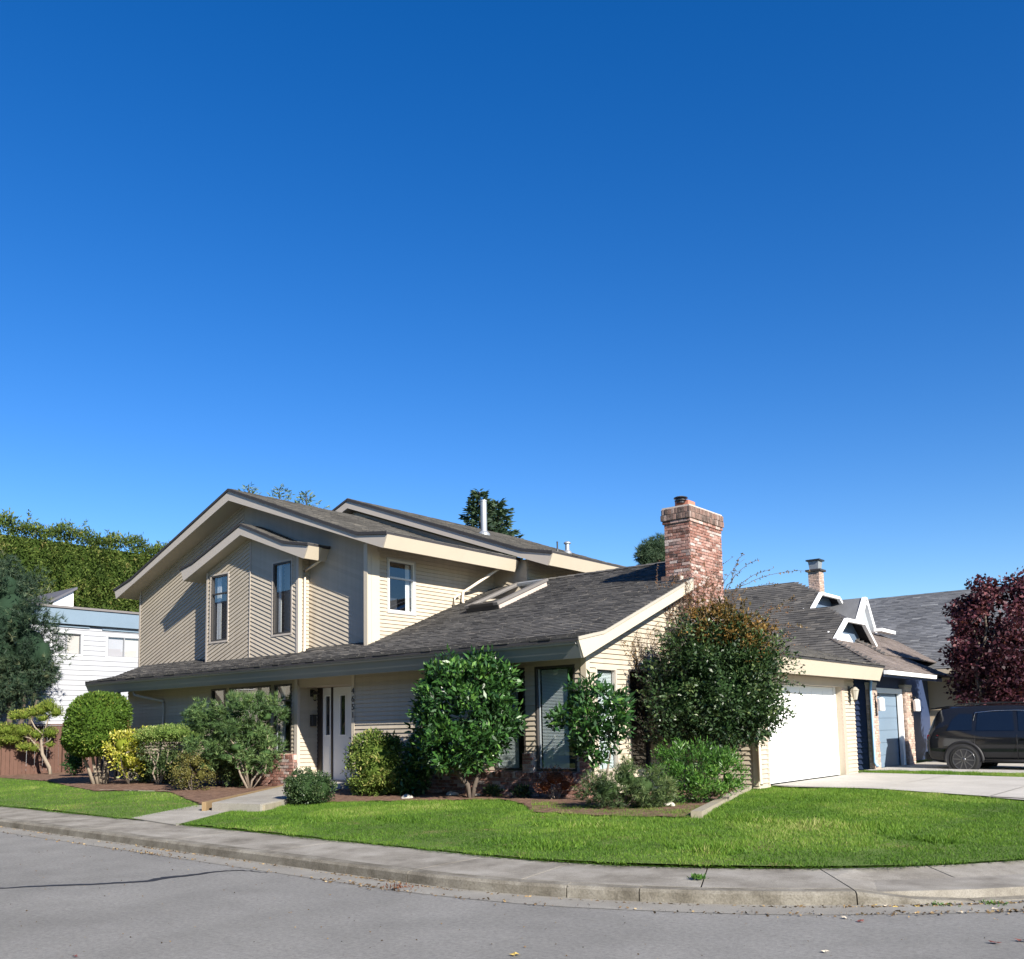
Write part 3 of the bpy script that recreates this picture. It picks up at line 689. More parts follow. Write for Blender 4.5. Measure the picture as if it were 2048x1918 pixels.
def slope(parent, P0, P1, y0, y1, mat, side, lift=.075, e=.14):
    """shingled slope between profile points P0 (low) and P1 (high), running in y"""
    (xa, za), (xb, zb) = P0, P1; L = math.hypot(xb-xa, zb-za); S = np.array((xb-xa, 0, zb-za))/L
    shingles(parent, (xa, y0, za+lift), (0, 1, 0), S, [(0, 0), (y1-y0, 0), (y1-y0, L), (0, L)], mat, e=e)
slope(roofU, (xe+.04, ze_-.005), pr[3], YR-.03, 20.22, SHG, 1); slope(roofU, pr[3], pr[2], YR-.03, 20.22, SHG, 1)
# rear, wider and higher roof
YR2 = 20.0; X2 = -15.87
p2 = [(-27.9, 7.23), (-22.96, 9.03), (-15.8, 6.42), (-14.80, 6.22)]; p2b = [(-14.93, 5.92), (-22.96, 8.79), (-27.9, 7.02)]
roofB = prism('roof', [(x, YR2+.05, z) for x, z in p2+p2b], (0, 8.5, 0), SOFFIT, H)
prism('bargeboard', [(x, YR2, z) for x, z in p2+p2b], (0, .048, 0), TAUPE, roofB)
prism('fascia', [(-14.795, YR2, 6.23), (-14.925, YR2, 5.92), (-14.885, YR2, 5.92), (-14.755, YR2, 6.23)], (0, 8.5, 0), TRIM, roofB)
skin(roofB, [(x+(.04 if i == 3 else 0), YR2-.03, z+.002) for i, (x, z) in enumerate(p2)], (0, 8.6, 0), t=.07)
slope(roofB, (-14.76, 6.215), (-15.8, 6.42), YR2-.03, 28.5, SHG, 1); slope(roofB, (-15.8, 6.42), (-22.96, 9.03), YR2-.03, 28.5, SHG, 1)
wall(H, 'wall', (0, 20.3, 0), E_, FN, [([(-27.8, 3.4), (-22.9, 3.4), (-22.9, 8.7), (-27.8, 7.0)], 0), ([(-22.9, 3.4), (X2, 3.4), (X2, 6.2), (-22.9, 8.7)], -ang)], siding=.104)
wall(H, 'wall', (X2, 0, 0), UY, EN, [([(20.321, 4.8), (27, 4.0), (27, 6.25), (20.321, 6.25)], 0)], siding=.0965)
box('wall', -27.8, X2, 26.8, 27, .1, 6.2, CREAM, H)
# --- bay with its own small gable
BX0, BX1, YB = -23.72, -19.6, 15.42
BP, BZ = -21.66, 7.27
bb = lambda x: 6.985-.362*abs(x-BP)
winB = [(-23.52, -22.71, 4.21, 6.09), (-20.65, -19.88, 4.19, 6.10)]
BC = (BX0+BX1)/2
bay = wall(H, 'bay_wall', (0, YB, 0), E_, FN, [([(BX0, 3.45), (BC, 3.45), (BC, bb(BC)), (BX0, bb(BX0))], ang), ([(BC, 3.45), (BX1, 3.45), (BX1, bb(BX1)), (BC, bb(BC))], -ang)], winB, siding=.104, thick=.1)
wall(H, 'bay_wall', (BX1, 0, 0), UY, EN, [([(YB+.029, 3.45), (YM-.03, 3.45), (YM-.03, bb(BX1)), (YB+.029, bb(BX1))], 0)], siding=.0965, thick=.05)
wall(H, 'bay_wall', (BX0, 0, 0), UY, (-1, 0, 0), [([(YB+.003, 3.45), (YM-.03, 3.45), (YM-.03, bb(BX0)), (YB+.003, bb(BX0))], 0)], thick=.05)
window(H, (0, YB, 0), E_, FN, *winB[0], bars=(5.56,), fr=DFRAME, trim=TAUPE, curtain=(-23.42, -23.22)); window(H, (0, YB, 0), E_, FN, *winB[1], fr=DFRAME, trim=TAUPE, curtain=(-20.58, -20.48))
for b_ in ((BX0-.02, BX0+.06, YB-.036, YB-.0285, 3.6, bb(BX0)-.02), (BX1-.06, BX1+.035, YB-.036, YB-.0285, 3.6, bb(BX1)-.02), (BC-.02, BC+.02, YB-.038, YB-.0285, 3.6, 6.85)): box('corner_board', *b_, TAUPE, H)
box('corner_board', BX1+.0285, BX1+.035, YB-.0284, YB+.09, 3.6, bb(BX1)-.02, TRIM, H)
bp = [(-24.54, 6.345), (-23.9, 6.47), (BP, BZ-.03), (-19.75, 6.475), (-18.79, 6.29)]; bpb = [(-18.95, 5.985), (BP, 6.985), (-24.40, 6.02)]
YBR = 15.05
roofY = prism('roof', [(x, YBR+.05, z) for x, z in bp+bpb], (0, YM-YBR-.02, 0), SOFFIT, H)
prism('bargeboard', [(x, YBR, z) for x, z in bp+bpb], (0, .048, 0), TAUPE, roofY)
prism('fascia', [(-18.785, YBR, 6.29), (-18.945, YBR, 5.985), (-18.905, YBR, 5.985), (-18.745, YBR, 6.29)], (0, .44, 0), TRIM, roofY)
skin(roofY, [(x+(.04 if i == 4 else 0)-(.03 if i == 0 else 0), YBR-.03, z+.002) for i, (x, z) in enumerate(bp)], (0, YM-YBR+.05, 0), t=.06)
slope(roofY, (-18.75, 6.285), (-19.75, 6.475), YBR-.03, YM, SHG, 1, .065); slope(roofY, (-19.75, 6.475), (BP, BZ-.03), YBR-.03, YM, SHG, 1, .065)
# downpipes
dp = M('downpipe', (.62, .55, .45), .45, .05, 3)
tube('downpipe', [(-18.95, 15.62, 6.02), (-19.2, 15.6, 5.92), (-19.52, 15.56, 5.8), (-19.53, 15.56, 5.6), (-19.53, 15.56, 3.75), (-19.45, 15.5, 3.66)], .035, dp, H)
tube('downpipe', [(-16.3, 19.6, 5.95), (-16.8, 19.0, 5.42), (-16.93, 18.85, 5.3), (-16.95, 18.82, 5.05), (-16.85, 18.75, 4.98)], .04, dp, H)
tube('downpipe', [(-16.9, 18.70, 5.22), (-16.97, 18.55, 5.12), (-16.97, 18.5, 4.92)], .035, dp, H)
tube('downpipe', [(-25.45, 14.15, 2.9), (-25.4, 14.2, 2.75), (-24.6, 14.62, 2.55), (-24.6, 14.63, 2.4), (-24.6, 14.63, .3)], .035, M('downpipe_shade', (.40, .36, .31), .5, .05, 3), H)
tube('downpipe', [(-8.34, 18.20, 2.7), (-8.34, 18.20, .5), (-8.25, 18.05, .4)], .035, dp, H)
tube('downpipe', [(-28.3, 16.9, 6.0), (-28.5, 17.5, 5.95)], .04, WHITE, H)

# --- chimney
ch = mesh('chimney', boxv(XC0+.004, XC1-.004, YC0+.004, YC1-.004, .1, 6.28), BXF, MORTAR, H)
brickwork(ch, (0, YC0+.004, 0), E_, FN, XC0, XC1, 4.0, 6.06, BRICK, H=.058, L=.195)
brickwork(ch, (XC1-.004, 0, 0), UY, EN, YC0, YC1, 4.05, 6.06, BRICK, H=.058, L=.195)
def ring(p, z0, z1, mat, H_, L_=.1):
    x0, x1, y0, y1 = XC0-p, XC1+p, YC0-p, YC1+p
    mesh('cap_course', boxv(x0+.01, x1-.01, y0+.01, y1-.01, z0+.002, z1-.002), BXF, MORTAR, ch)
    brickwork(ch, (0, y0+.01, 0), E_, FN, x0, x1, z0, z1, mat, L=L_, H=H_); brickwork(ch, (x1-.01, 0, 0), UY, EN, y0, y1, z0, z1, mat, L=L_, H=H_)
ring(.03, 6.065, 6.135, BRICK, .06, .195); ring(.055, 6.14, 6.41, BRICKCAP, .125, .068)
box('crown', XC0-.03, XC1+.03, YC0-.03, YC1+.03, 6.408, 6.445, MORTAR, ch)
TERR = M('terracotta', (.42, .17, .12), .8, .2, 6)
box('flue', -10.28, -9.95, 18.62, 18.95, 6.44, 6.62, TERR, ch)
lathe('flue_cap', [(.0, 0), (.10, 0), (.10, .04), (.14, .05), (.14, .065), (.11, .075), (.11, .10), (.16, .11), (.15, .13), (.08, .15), (.0, .152)], (-10.12, 18.60, 6.56), BLACK, ch)
lathe('flue_cap_top', [(.0, .156), (.08, .153), (.13, .136), (.0, .134)], (-10.12, 18.60, 6.562), STEEL, ch)
box('ledge', XC0-.03, -9.98, YC0-.16, YC0+.01, 4.75, 4.86, MORTAR, ch)
brickwork(ch, (0, YC0-.16, 0), E_, FN, XC0-.03, -9.98, 4.77, 4.88, BRICKCAP, H=.1, L=.2)
# --- skylight
nrm = np.array((0, -SL, 1))/k_
def rp_(x, y, h=0): return np.array((x, y, 3.39+SL*(y-14.778)))+nrm*h
def skb(name, x0, x1, y0, y1, h0, h1, mat, par): return mesh(name, [rp_(x, y, h) for h in (h0, h1) for x, y in ((x0, y0), (x1, y0), (x1, y1), (x0, y1))], BXF, mat, par)
SKF = M('skylight_frame', (.16, .15, .14), .45, .1, 4); SKS = M('skylight_flashing', (.45, .38, .34), .5, .1, 4)
sy = skb('skylight', -15.62, -14.62, 17.58, 19.55, -.02, .13, SKS, H)
skb('frame', -15.66, -15.52, 17.52, 19.6, .131, .2, SKF, sy); skb('frame', -14.72, -14.58, 17.52, 19.6, .131, .2, SKF, sy); skb('frame', -15.519, -14.721, 17.52, 17.66, .131, .2, DFRAME, sy); skb('frame', -15.519, -14.721, 19.46, 19.6, .131, .2, STEEL, sy)
skb('kerb_front', -15.64, -14.6, 17.54, 17.575, -.02, .13, DFRAME, sy)
mesh('pane', [rp_(x, y, .16) for x, y in ((-15.519, 17.661), (-14.721, 17.661), (-14.721, 19.459), (-15.519, 19.459))], [(0, 1, 2, 3)], MG('skylight_glass', (.3, .33, .35)), sy)
# --- pipes on the rear roof
def rb(x): return 9.11-.364*(x+22.96)
def pipe(px, py, name, h, r, cap):
    b = onpl(px, py, (-22.96, 20, 9.11), (.364, 0, 1)); prof = [(r*1.9, -.12), (r*1.9, .02), (r*1.05, .1), (r, .12), (r, h)]
    if cap: prof += [(r*1.6, h+.01), (r*1.6, h+.05), (r*.9, h+.09), (0, h+.1)]
    else: prof += [(r*1.12, h), (r*1.12, h+.04), (0, h+.05)]
    return lathe(name, prof, b, STEEL if r > .03 else BLACK, H)
pipe(968, 1069, 'flue_pipe', 1.05, .10, False); pipe(1115, 1105, 'vent_pipe', .32, .025, False); pipe(1135, 1106, 'vent_pipe', .32, .08, True)

# --- garage wing
XG = -8.42; GY0, GY1 = 18.26, 24.07
dw = (18.82, 23.17, .1, 2.47)
wall(H, 'garage_wall', (XG, 0, 0), UY, EN, [([(GY0, .1), (GY1, .1), (GY1, 2.85), (GY0, 2.85)], 0)], [dw], siding=.0975)
wall(H, 'garage_wall', (0, GY0, 0), E_, FN, [([(-10.4, .1), (XG, .1), (XG, 2.9), (-10.4, 3.4)], 0)], siding=.0975)
wall(H, 'garage_wall', (0, GY1, 0), E_, (0, 1, 0), [([(-10.4, .1), (XG, .1), (XG, 2.9), (-10.4, 3.4)], 0)])
boxes('corner_board', [(XG-.08, XG+.034, GY0-.036, GY0-.0285, .35, 2.8), (XG+.0285, XG+.034, GY0-.0284, GY0+.08, .35, 2.8)], TRIM, H)
DB = M('taupe_jamb', (.40, .31, .25), .6, .08, 3)
boxes('door_jamb', [(XG-.3, XG+.034, 23.171, 23.36, .32, 2.5), (XG-.3, XG+.02, 18.72, 18.819, .32, 2.5)], DB, H)
box('door_header', XG-.3, XG+.036, 18.72, 23.36, 2.471, 2.66, SOFFIT, H)
gd = box('garage_door', XG-.26, XG-.2, 18.83, 23.16, .33, 2.47, WHITE, H)
for i in range(4):
    z0 = .335+i*.533
    sec = box('door_section', XG-.2, XG-.17, 18.84, 23.15, z0, z0+.527, WHITE, gd)
    T = frame((XG-.17, 0, 0), UY, EN)
    for j in range(6):
        u = 18.92+j*.705; wboxes('raised_panel', T, [(u, u+.62, z0+.08, z0+.45, 0, .012)], WHITE, gd)
box('weather_strip', XG-.2, XG-.15, 18.83, 23.16, .322, .336, BLACK, H)
boxes('door_stop', [(XG-.169, XG-.12, 23.09, 23.17, .33, 2.47)], WHITE, H)
gpf = [(-7.86, 2.97), (-8.6, 3.14), (-10.75, 3.86), (-10.75, 3.55), (-8.0, 2.66)]
gr = prism('garage_roof', [(x, 17.75, z) for x, z in gpf], (0, 6.9, 0), SOFFIT, H)
prism('fascia', [(-7.855, 17.72, 2.975), (-7.985, 17.72, 2.645), (-7.945, 17.72, 2.645), (-7.815, 17.72, 2.975)], (0, 6.95, 0), TRIM, gr)
prism('bargeboard', [(x, 24.655, z) for x, z in [(-7.83, 2.96), (-8.6, 3.13), (-10.75, 3.85), (-10.75, 3.6), (-7.95, 2.63)]], (0, .045, 0), TAUPE, gr)
prism('bargeboard', [(x, 17.70, z) for x, z in [(-7.86, 2.96), (-8.6, 3.13), (-10.75, 3.85), (-10.75, 3.6), (-7.98, 2.65)]], (0, .045, 0), TAUPE, gr)
skin(gr, [(-7.80, 17.68, 2.965), (-8.6, 3.142 and 17.68, 3.142), (-10.75, 17.68, 3.862)], (0, 7.04, 0), t=.05)
slope(gr, (-7.79, 2.965), (-8.6, 3.142), 17.68, 24.72, SHG, 1, .055); slope(gr, (-8.6, 3.142), (-10.75, 3.862), 17.68, 24.72, SHG, 1, .055)
gl = thing('wall_lantern', 'dark coach lantern on the cream wall beside the white garage door', 'lamp', (XG+.02, 23.7, 2.3))
cbox('backplate', XG+.021, XG+.04, 23.64, 23.76, 2.1, 2.5, BLACK, gl, .006); tube('arm', [(XG+.03, 23.7, 2.4), (XG+.1, 23.7, 2.47), (XG+.17, 23.7, 2.45)], .014, BLACK, gl)
lathe('cage', [(.05, -.17), (.10, .05), (.115, .06), (.05, .13), (.0, .16)], (XG+.17, 23.7, 2.33), M('lantern_glass', (.35, .33, .28), .2, .2, 9, spec=.6), gl, 8); lathe('finial', [(.0, -.05), (.05, 0), (.0, .005)], (XG+.17, 23.7, 2.15), BLACK, gl, 8)

# ================================================================== NEIGHBOURING HOUSES
NAVY = M('navy_siding', (.035, .055, .12), .55, .12, 3, rnd=.1); NDOOR = M('blue_garage_door', (.15, .21, .28), .45, .08, 2)
N = thing('house', 'navy blue house with white trimmed roof gablets and pale brick pillars', 'house', (-12, 31, .25))
NX = -8.9
wall(N, 'wall', (0, 26.62, 0), E_, FN, [([(-15, .1), (NX-.02, .1), (NX-.02, 3.0), (-15, 3.4)], 0)], siding=.15, mat=NAVY, bmat=NAVY)
wall(N, 'wall', (NX-.06, 0, 0), UY, EN, [([(26.64, .1), (30.3, .1), (30.3, 2.95), (26.64, 2.95)], 0)], [(27.05, 29.3, .0, 2.5)], mat=NAVY)
for a, b in ((26.55, 26.95), (29.56, 30.15)):
    o = box('brick_pillar', NX-.05, NX+.12, a, b, .15, 2.62, MORTAR, N)
    brickwork(o, (NX+.12, 0, 0), UY, EN, a, b, .2, 2.5, NBRICK, L=.19); brickwork(o, (0, a, 0), E_, FN, NX-.04, NX+.12, .2, 2.5, NBRICK, L=.15)
    cbox('cap', NX-.06, NX+.14, a-.03, b+.03, 2.621, 2.70, CONCL, o, .01)
T = frame((NX, 0, 0), UY, EN)
wboxes('door_trim', T, [(26.96, 27.05, .3, 2.56, -.1, .04), (29.3, 29.5, .3, 2.56, -.1, .04), (27.05, 29.3, 2.42, 2.56, -.1, .04)], WHITE, N)
gdn = wboxes('garage_door', T, [(27.05, 29.3, .3, 2.42, -.14, -.1)], NDOOR, N)
for i in range(6): wboxes('door_panel', T, [(27.07, 29.28, .31+i*.35, .31+i*.35+.335, -.1, -.085)], NDOOR, gdn)
for a in (27.02, 30.3):
    lt = thing('wall_lantern', ('white glass lantern with black bracket beside the blue garage door' if a < 28 else 'white glass lantern with black bracket on the far pillar by the parked car'), 'lamp', (NX+.12, a-.25, 2.0))
    yy = a-.27
    cbox('backplate', NX+.121, NX+.14, yy-.05, yy+.05, 1.75, 2.4, BLACK, lt, .006); tube('arm', [(NX+.13, yy, 2.3), (NX+.25, yy, 2.34), (NX+.29, yy, 2.25)], .016, BLACK, lt)
    lathe('shade', [(.09, -.2), (.1, -.18), (.1, .12), (.06, .16), (.0, .17)], (NX+.29, yy, 2.1), WHITE, lt, 12)
NSH = SHG
def hiproof(name, par, xw, ye, yb, Xe, ze, Xg, zb, yl0, yr0, yl1, yr1, zt_, xr, yc, zr, lab):
    """street-side slope, hip end and white framed gablet"""
    gF = (zr-ze)/(yc-ye); gB = (zr-ze)/(yb-yc); zb = ze+(yl0-ye)*gF; zt_ = ze+(yl1-ye)*gF; yr0 = yb-(zb-ze)/gB; yr1 = yb-(zt_-ze)/gB
    a, b, c, d = (xw, ye, ze), (Xe, ye, ze), (Xe, yb, ze), (xw, yb, ze)
    bl, br, tl, tr_ = (Xg, yl0, zb), (Xg, yr0, zb), (Xg, yl1, zt_), (Xg, yr1, zt_); re, rw = (xr, yc, zr), (xw, yc, zr)
    V = [a, b, c, d, bl, br, tl, tr_, re, rw]
    o = mesh(name, V, [(0, 1, 4, 6, 8, 9), (2, 3, 9, 8, 7, 5), (6, 7, 8)], SHEDGE, par)
    e = mesh('hip_end', [b, c, br, bl], [(0, 1, 2, 3)], SHB, o, tone=[.5])
    S = np.array((0, yc-ye, zr-ze)); L = np.linalg.norm(S); S /= L
    # courses on the street-side slope, cut by the hip line
    x_top = max(Xg, xr)
    def u_at(p): return p[0]-xw
    sl = lambda p: (np.array(p)-np.array(a))@S
    shingles(o, (xw, ye, ze+.03), (1, 0, 0), S, [(0, 0), (Xe-xw, 0), (Xg-xw, sl(bl)), (Xg-xw, sl(tl)), (xr-xw, L), (0, L)], NSH, e=.15)
    S2 = np.array((Xg-Xe, 0, zb-ze)); L2 = np.linalg.norm(S2); S2 /= L2
    shingles(o, (Xe, ye, ze+.03), (0, 1, 0), S2, [(0, 0), (yb-ye, 0), (yr0-ye, L2), (yl0-ye, L2)], SHB, e=.14)
    # gablet frame
    Tg = frame((Xg+.05, 0, 0), UY, EN); w = .095
    def bar(p, q):
        p, q = np.array(p), np.array(q); d = (q-p)/np.linalg.norm(q-p); n = np.array((-d[1], d[0]))*w/2
        prism('gablet_trim', [Tg(*(p-n), 0), Tg(*(q-n), 0), Tg(*(q+n), 0), Tg(*(p+n), 0)], (.12, 0, 0), WHITE, o)
    bar((yl0, zb), (yl1, zt_)); bar((yl1-.05, zt_-.02), (yr1+.05, zt_-.02)); bar((yr1, zt_), (yr0, zb))
    mesh('gablet_louvre', [Tg(yl0, zb, -.3), Tg(yr0, zb, -.3), Tg(yr1, zt_, -.3), Tg(yl1, zt_, -.3)], [(0, 1, 2, 3)], M('slate_blue', (.09, .13, .19), .6, .1, 3), o)
    mesh('gablet_soffit', [Tg(yl0, zb, -.3), Tg(yl1, zt_, -.3), Tg(yl1, zt_, .0), Tg(yl0, zb, .0), Tg(yr1, zt_, -.3), Tg(yr1, zt_, .0), Tg(yr0, zb, -.3), Tg(yr0, zb, .0)], [(0, 1, 2, 3), (1, 4, 5, 2), (4, 6, 7, 5)], SHEDGE, o)
    prism('gablet_sill', [Tg(yl0+.2, zb+.04, -.25), Tg(yr0-1.2, zb+.04, -.25), Tg(yr0-1.5, zb+.30, -.28), Tg(yl0+.35, zb+.30, -.28)], (.04, 0, 0), WHITE, o)
    return o
hiproof('roof', N, -18, 25.9, 32.6, -8.2, 2.98, -10.17, 4.02, 27.5, 30.85, 28.55, 30.0, 4.72, -10.9, 29.3, 5.2, '')
hiproof('roof', N, -22, 29.5, 38.6, -9.3, 3.6, -12.67, 5.5, 31.95, 35.8, 33.2, 34.9, 6.27, -13.9, 34.05, 6.85, '')
prism('gutter', [(-8.2, 25.85, 2.97), (-8.08, 25.85, 2.97), (-8.1, 25.85, 2.86), (-8.2, 25.85, 2.86)], (0, 4.6, 0), WHITE, N)
box('soffit', -8.95, -8.2, 25.9, 31.4, 2.90, 2.955, SHEDGE, N); box('fascia', -8.22, -8.2, 25.86, 31.4, 2.80, 2.96, NAVY, N)
tube('downpipe', [(-8.75, 26.5, 2.85), (-8.8, 26.52, 2.5), (-8.8, 26.52, .5), (-8.7, 26.45, .4)], .04, M('pale_blue_pipe', (.25, .42, .62), .4, .05, 3), N)
wall(N, 'wall', (-9.7, 0, 0), UY, EN, [([(30.3, .1), (37.5, .1), (37.5, 3.3), (30.3, 3.3)], 0)], [(30.6, 31.3, .8, 2.5), (31.7, 33.2, .6, 2.5)], mat=NAVY)
window(N, (-9.7, 0, 0), UY, EN, 30.6, 31.3, .8, 2.5, fr=STEEL); window(N, (-9.7, 0, 0), UY, EN, 31.7, 33.2, .6, 2.5)
nc = onx(1635, 1170, -14.5)
nch = box('chimney', -14.78, -14.32, nc[1]-.23, nc[1]+.23, 4.5, nc[2]+.55, MORTAR, N)
brickwork(nch, (0, nc[1]-.23, 0), E_, FN, -14.78, -14.32, nc[2]-.6, nc[2]+.52, NBRICK); brickwork(nch, (-14.32, 0, 0), UY, EN, nc[1]-.23, nc[1]+.23, nc[2]-.6, nc[2]+.52, NBRICK)
box('cap', -14.87, -14.23, nc[1]-.32, nc[1]+.32, nc[2]+.55, nc[2]+.63, SHEDGE, nch)
mesh('flue', [(-14.55+sx*w, nc[1]+sy*w, nc[2]+z) for w, z in ((.18, .63), (.22, .98)) for sx, sy in ((-1, -1), (1, -1), (1, 1), (-1, 1))], BXF, STEEL, nch)
box('flue_cap', -14.84, -14.26, nc[1]-.29, nc[1]+.29, nc[2]+.99, nc[2]+1.05, BLACK, nch)
# --- house beyond, slate grey roof with a sharp white gable
Q = thing('house', 'farther house with a large slate grey roof and sharp white gable', 'house', (-12, 40, .25))
qr = prism('roof', [(-22, 34.6, 3.35), (-22, 42.5, 7.0), (-22, 50, 3.4)], (16.5, 0, 0), SHEDGE, Q)
sq = np.array((0, 7.9, 3.65)); lq = np.linalg.norm(sq); sq = sq/lq
shingles(qr, (-22, 34.55, 3.38), (1, 0, 0), sq, [(0, 0), (16.5, 0), (16.5, lq), (0, lq)], SHN, e=.17, tw=.33, lift=.02)
box('wall', -21, -6.2, 35.3, 49, .1, 3.6, M('tan_siding', (.46, .37, .26), .6, .08, 2), Q); prism('gable_end', [(-6.2, 35.3, 3.4), (-6.2, 49, 3.4), (-6.2, 42.5, 6.7)], (-.1, 0, 0), CREAM, Q)
prism('eave_board', [(-22, 34.5, 3.36), (-22, 34.5, 3.2), (-22, 34.62, 3.2), (-22, 34.62, 3.36)], (16.5, 0, 0), CREAM, Q)
zz = lambda a, b: (1560+a*.1509, 1100+b*.1509)
A_, B_, C_ = [onx(*zz(*p), -11.8) for p in ((1095, 650), (1000, 980), (1240, 1160))]
mesh('gable_face', [A_, B_, C_], [(0, 1, 2)], M('grey_gable', (.30, .33, .36), .7, .08, 2), Q)
for p, q in ((A_, B_), (A_, C_)):
    d = (q-p)/np.linalg.norm(q-p); n = np.cross(d, (1, 0, 0))*.09; prism('gable_trim', [p-n, q-n, q+n, p+n], (.15, 0, 0), WHITE, Q)
mesh('gable_roof', [A_+[.15, 0, .05], B_+[.15, -.1, 0], B_+[-6, -.1, 0], A_+[-6, 0, .05], C_+[.15, .1, 0], C_+[-6, .1, 0]], [(0, 1, 2, 3), (0, 3, 5, 4)], SHN, Q, tone=[.5, .5])
c0, c1 = onx(*zz(1240, 1040), -11.5), onx(*zz(1425, 1085), -11.5); prism('eave_return', [c0, c1, c1-[0, 0, .12], c0-[0, 0, .12]], (.3, 0, 0), WHITE, Q)
tw_ = frame((0, 35.3, 0), E_, FN); wboxes('window', tw_, [(-8.2, -7.5, 1.0, 2.6, 0, .05)], WHITE, Q); wboxes('pane', tw_, [(-8.08, -7.62, 1.1, 2.45, .05, .06)], M('green_blind', (.20, .36, .30), .4, .1, 3), Q)
for i in range(9): wboxes('siding_board', tw_, [(-7.4, -6.2, .5+i*.3, .78+i*.3, 0, .02)], M('tan_siding', (0, 0, 0)), Q)

# --- white house to the left
W = thing('house', 'white clapboard house with slate blue fascia behind the brown fence', 'house', (-43, 19, .25))
WX = -38.0
def wy(px, py): p = onx(px, py, WX); return p[1], p[2]
(ya, za_), (yb_, zb_) = wy(104, 1263), wy(162, 1310); (yc_, zc_), (yd_, zd_) = wy(214.6, 1272), wy(281, 1317)
zf1 = wy(180, 1252)[1]; zf0 = wy(180, 1222)[1]
ww = [(ya, yb_, zb_, za_), (yc_, yd_, zd_, zc_)]
WSID = M('white_clapboard', (.36, .372, .40), .5, .03, 2, rnd=.06)
wall(W, 'wall', (WX, 0, 0), UY, EN, [([(11.5, .1), (25, .1), (25, zf1+.1), (11.5, zf1+.1)], 0)], ww, siding=.205, mat=WSID, bmat=WSID)
for k, w in enumerate(ww):
    m_ = (w[0]+w[1])/2; window(W, (WX, 0, 0), UY, EN, *w, fr=M('grey_frame', (.25, .26, .28), .4, .1, 5), trim=WHITE, vbars=(m_,))
    Tw = frame((WX, 0, 0), UY, EN); wboxes('roller_blind', Tw, [(w[0]+.05, m_, w[2]+.05, w[3]-.05, -.10, -.09)], M('grey_blind', (.42, .38, .37), .8, .06, 3), W); wboxes('roller_blind', Tw, [(m_, w[1]-.05, w[2]+.05, w[3]-.05, -.10, -.09)], M('cream_blind', (.52, .46, .40), .8, .06, 3), W)
    wboxes('drip_cap', Tw, [(w[0]-.25, w[1]+.3, w[3]+.22, w[3]+.27, 0, .08)], M('slate_board', (.16, .22, .28), .5, .1, 2), W)
box('fascia', WX+.15, WX+.20, 11, 25.4, zf1, zf0, M('slate_board', (0, 0, 0)), W); box('roof', WX-9, WX+.26, 10.9, 25.5, zf0+.001, zf0+.09, M('flat_roof_edge', (.16, .15, .15), .8, .2, 2), W)
box('soffit', WX-.1, WX+.149, 11, 25.4, zf1+.1, zf1+.15, WHITE, W); box('end_wall', WX-8, WX-.15, 11.5, 11.6, .1, zf1+.1, WSID, W)
p1_, p2_, p3_ = onx(147, 1180, WX-2), onx(147, 1210, WX-2), onx(106, 1204, WX-2)
cl = prism('clerestory', [p1_, p2_-[0, 0, .3], p3_-[0, 0, .3], p3_], (-.1, 0, 0), WHITE, W)
prism('clerestory_roof', [p1_+[.15, .1, .03], p3_+[.15, -.3, -.13], p3_+[.15, -.3, -.03], p1_+[.15, .1, .13]], (-5, 0, 0), M('dark_metal_roof', (.10, .10, .115), .6, .15, 2), W)

# --- brown board fence
FB = M('brown_fence_board', (.115, .062, .046), .75, .2, 5, rnd=.18)
FEN = thing('fence', 'brown stained board fence in front of the white house', 'fence', (-35, 16, .3))
y = 12.0; fm = bevelbox('board', .02, .135, 1.72, FB, .004)
while y < 22.6:
    piece('board', fm, FEN, Matrix.Translation((-35+.004*rng.standard_normal(), y, .3+.86))); y += .143
for yy in (12.0, 14.4, 16.8, 19.2, 21.6): box('post', -34.985, -34.88, yy-.05, yy+.05, .2, 2.12, FB, FEN)
box('top_rail', -35.04, -34.94, 11.9, 22.7, 2.03, 2.08, FB, FEN); box('bottom_rail', -35.05, -35.015, 11.9, 22.7, .5, .59, FB, FEN)

# --- half-timbered house across the street: the front windows reflect it
J = thing('house', 'half timbered house across the street, mirrored in the front windows', 'house', (-50, -6, 0))
jm = M('pale_stucco', (.50, .47, .40), .8, .06, 1); jt = M('dark_timber', (.10, .085, .07), .7, .2, 3)
box('wall', -62, -50, -22, 6, -.05, 6.5, jm, J); prism('roof', [(-49.3, -22.6, 6.4), (-49.3, 6.6, 6.4), (-49.3, -8, 11)], (-13.4, 0, 0), SHEDGE, J)
Tj = frame((-50, 0, 0), UY, EN); rng2 = random.Random(3)
for i in range(12): wboxes('timber', Tj, [(-22+i*2.5, -21.75+i*2.5, 0, 6.4, 0, .06)], jt, J)
wboxes('timber', Tj, [(-22, 6, 3.1, 3.35, .001, .07)], jt, J)
for i in range(11):
    a = -21.7+i*2.5; s = 1 if i % 2 else -1
    for z in (.1, 3.4):
        p = [(a, z), (a+.25, z), (a+2.2, z+2.9), (a+1.95, z+2.9)] if s > 0 else [(a+2.2, z), (a+1.95, z), (a, z+2.9), (a+.25, z+2.9)]
        if i % 3: prism('brace', [Tj(u, zz2, 0) for u, zz2 in p], (.05, 0, 0), jt, J)
        else:
            w_ = wboxes('window', Tj, [(a+.3, a+1.9, z+.9, z+2.2, 0, .06)], WHITE, J); wboxes('pane', Tj, [(a+.38, a+1.06, z+.98, z+2.12, .06, .07), (a+1.14, a+1.82, z+.98, z+2.12, .06, .07)], DFRAME, w_)

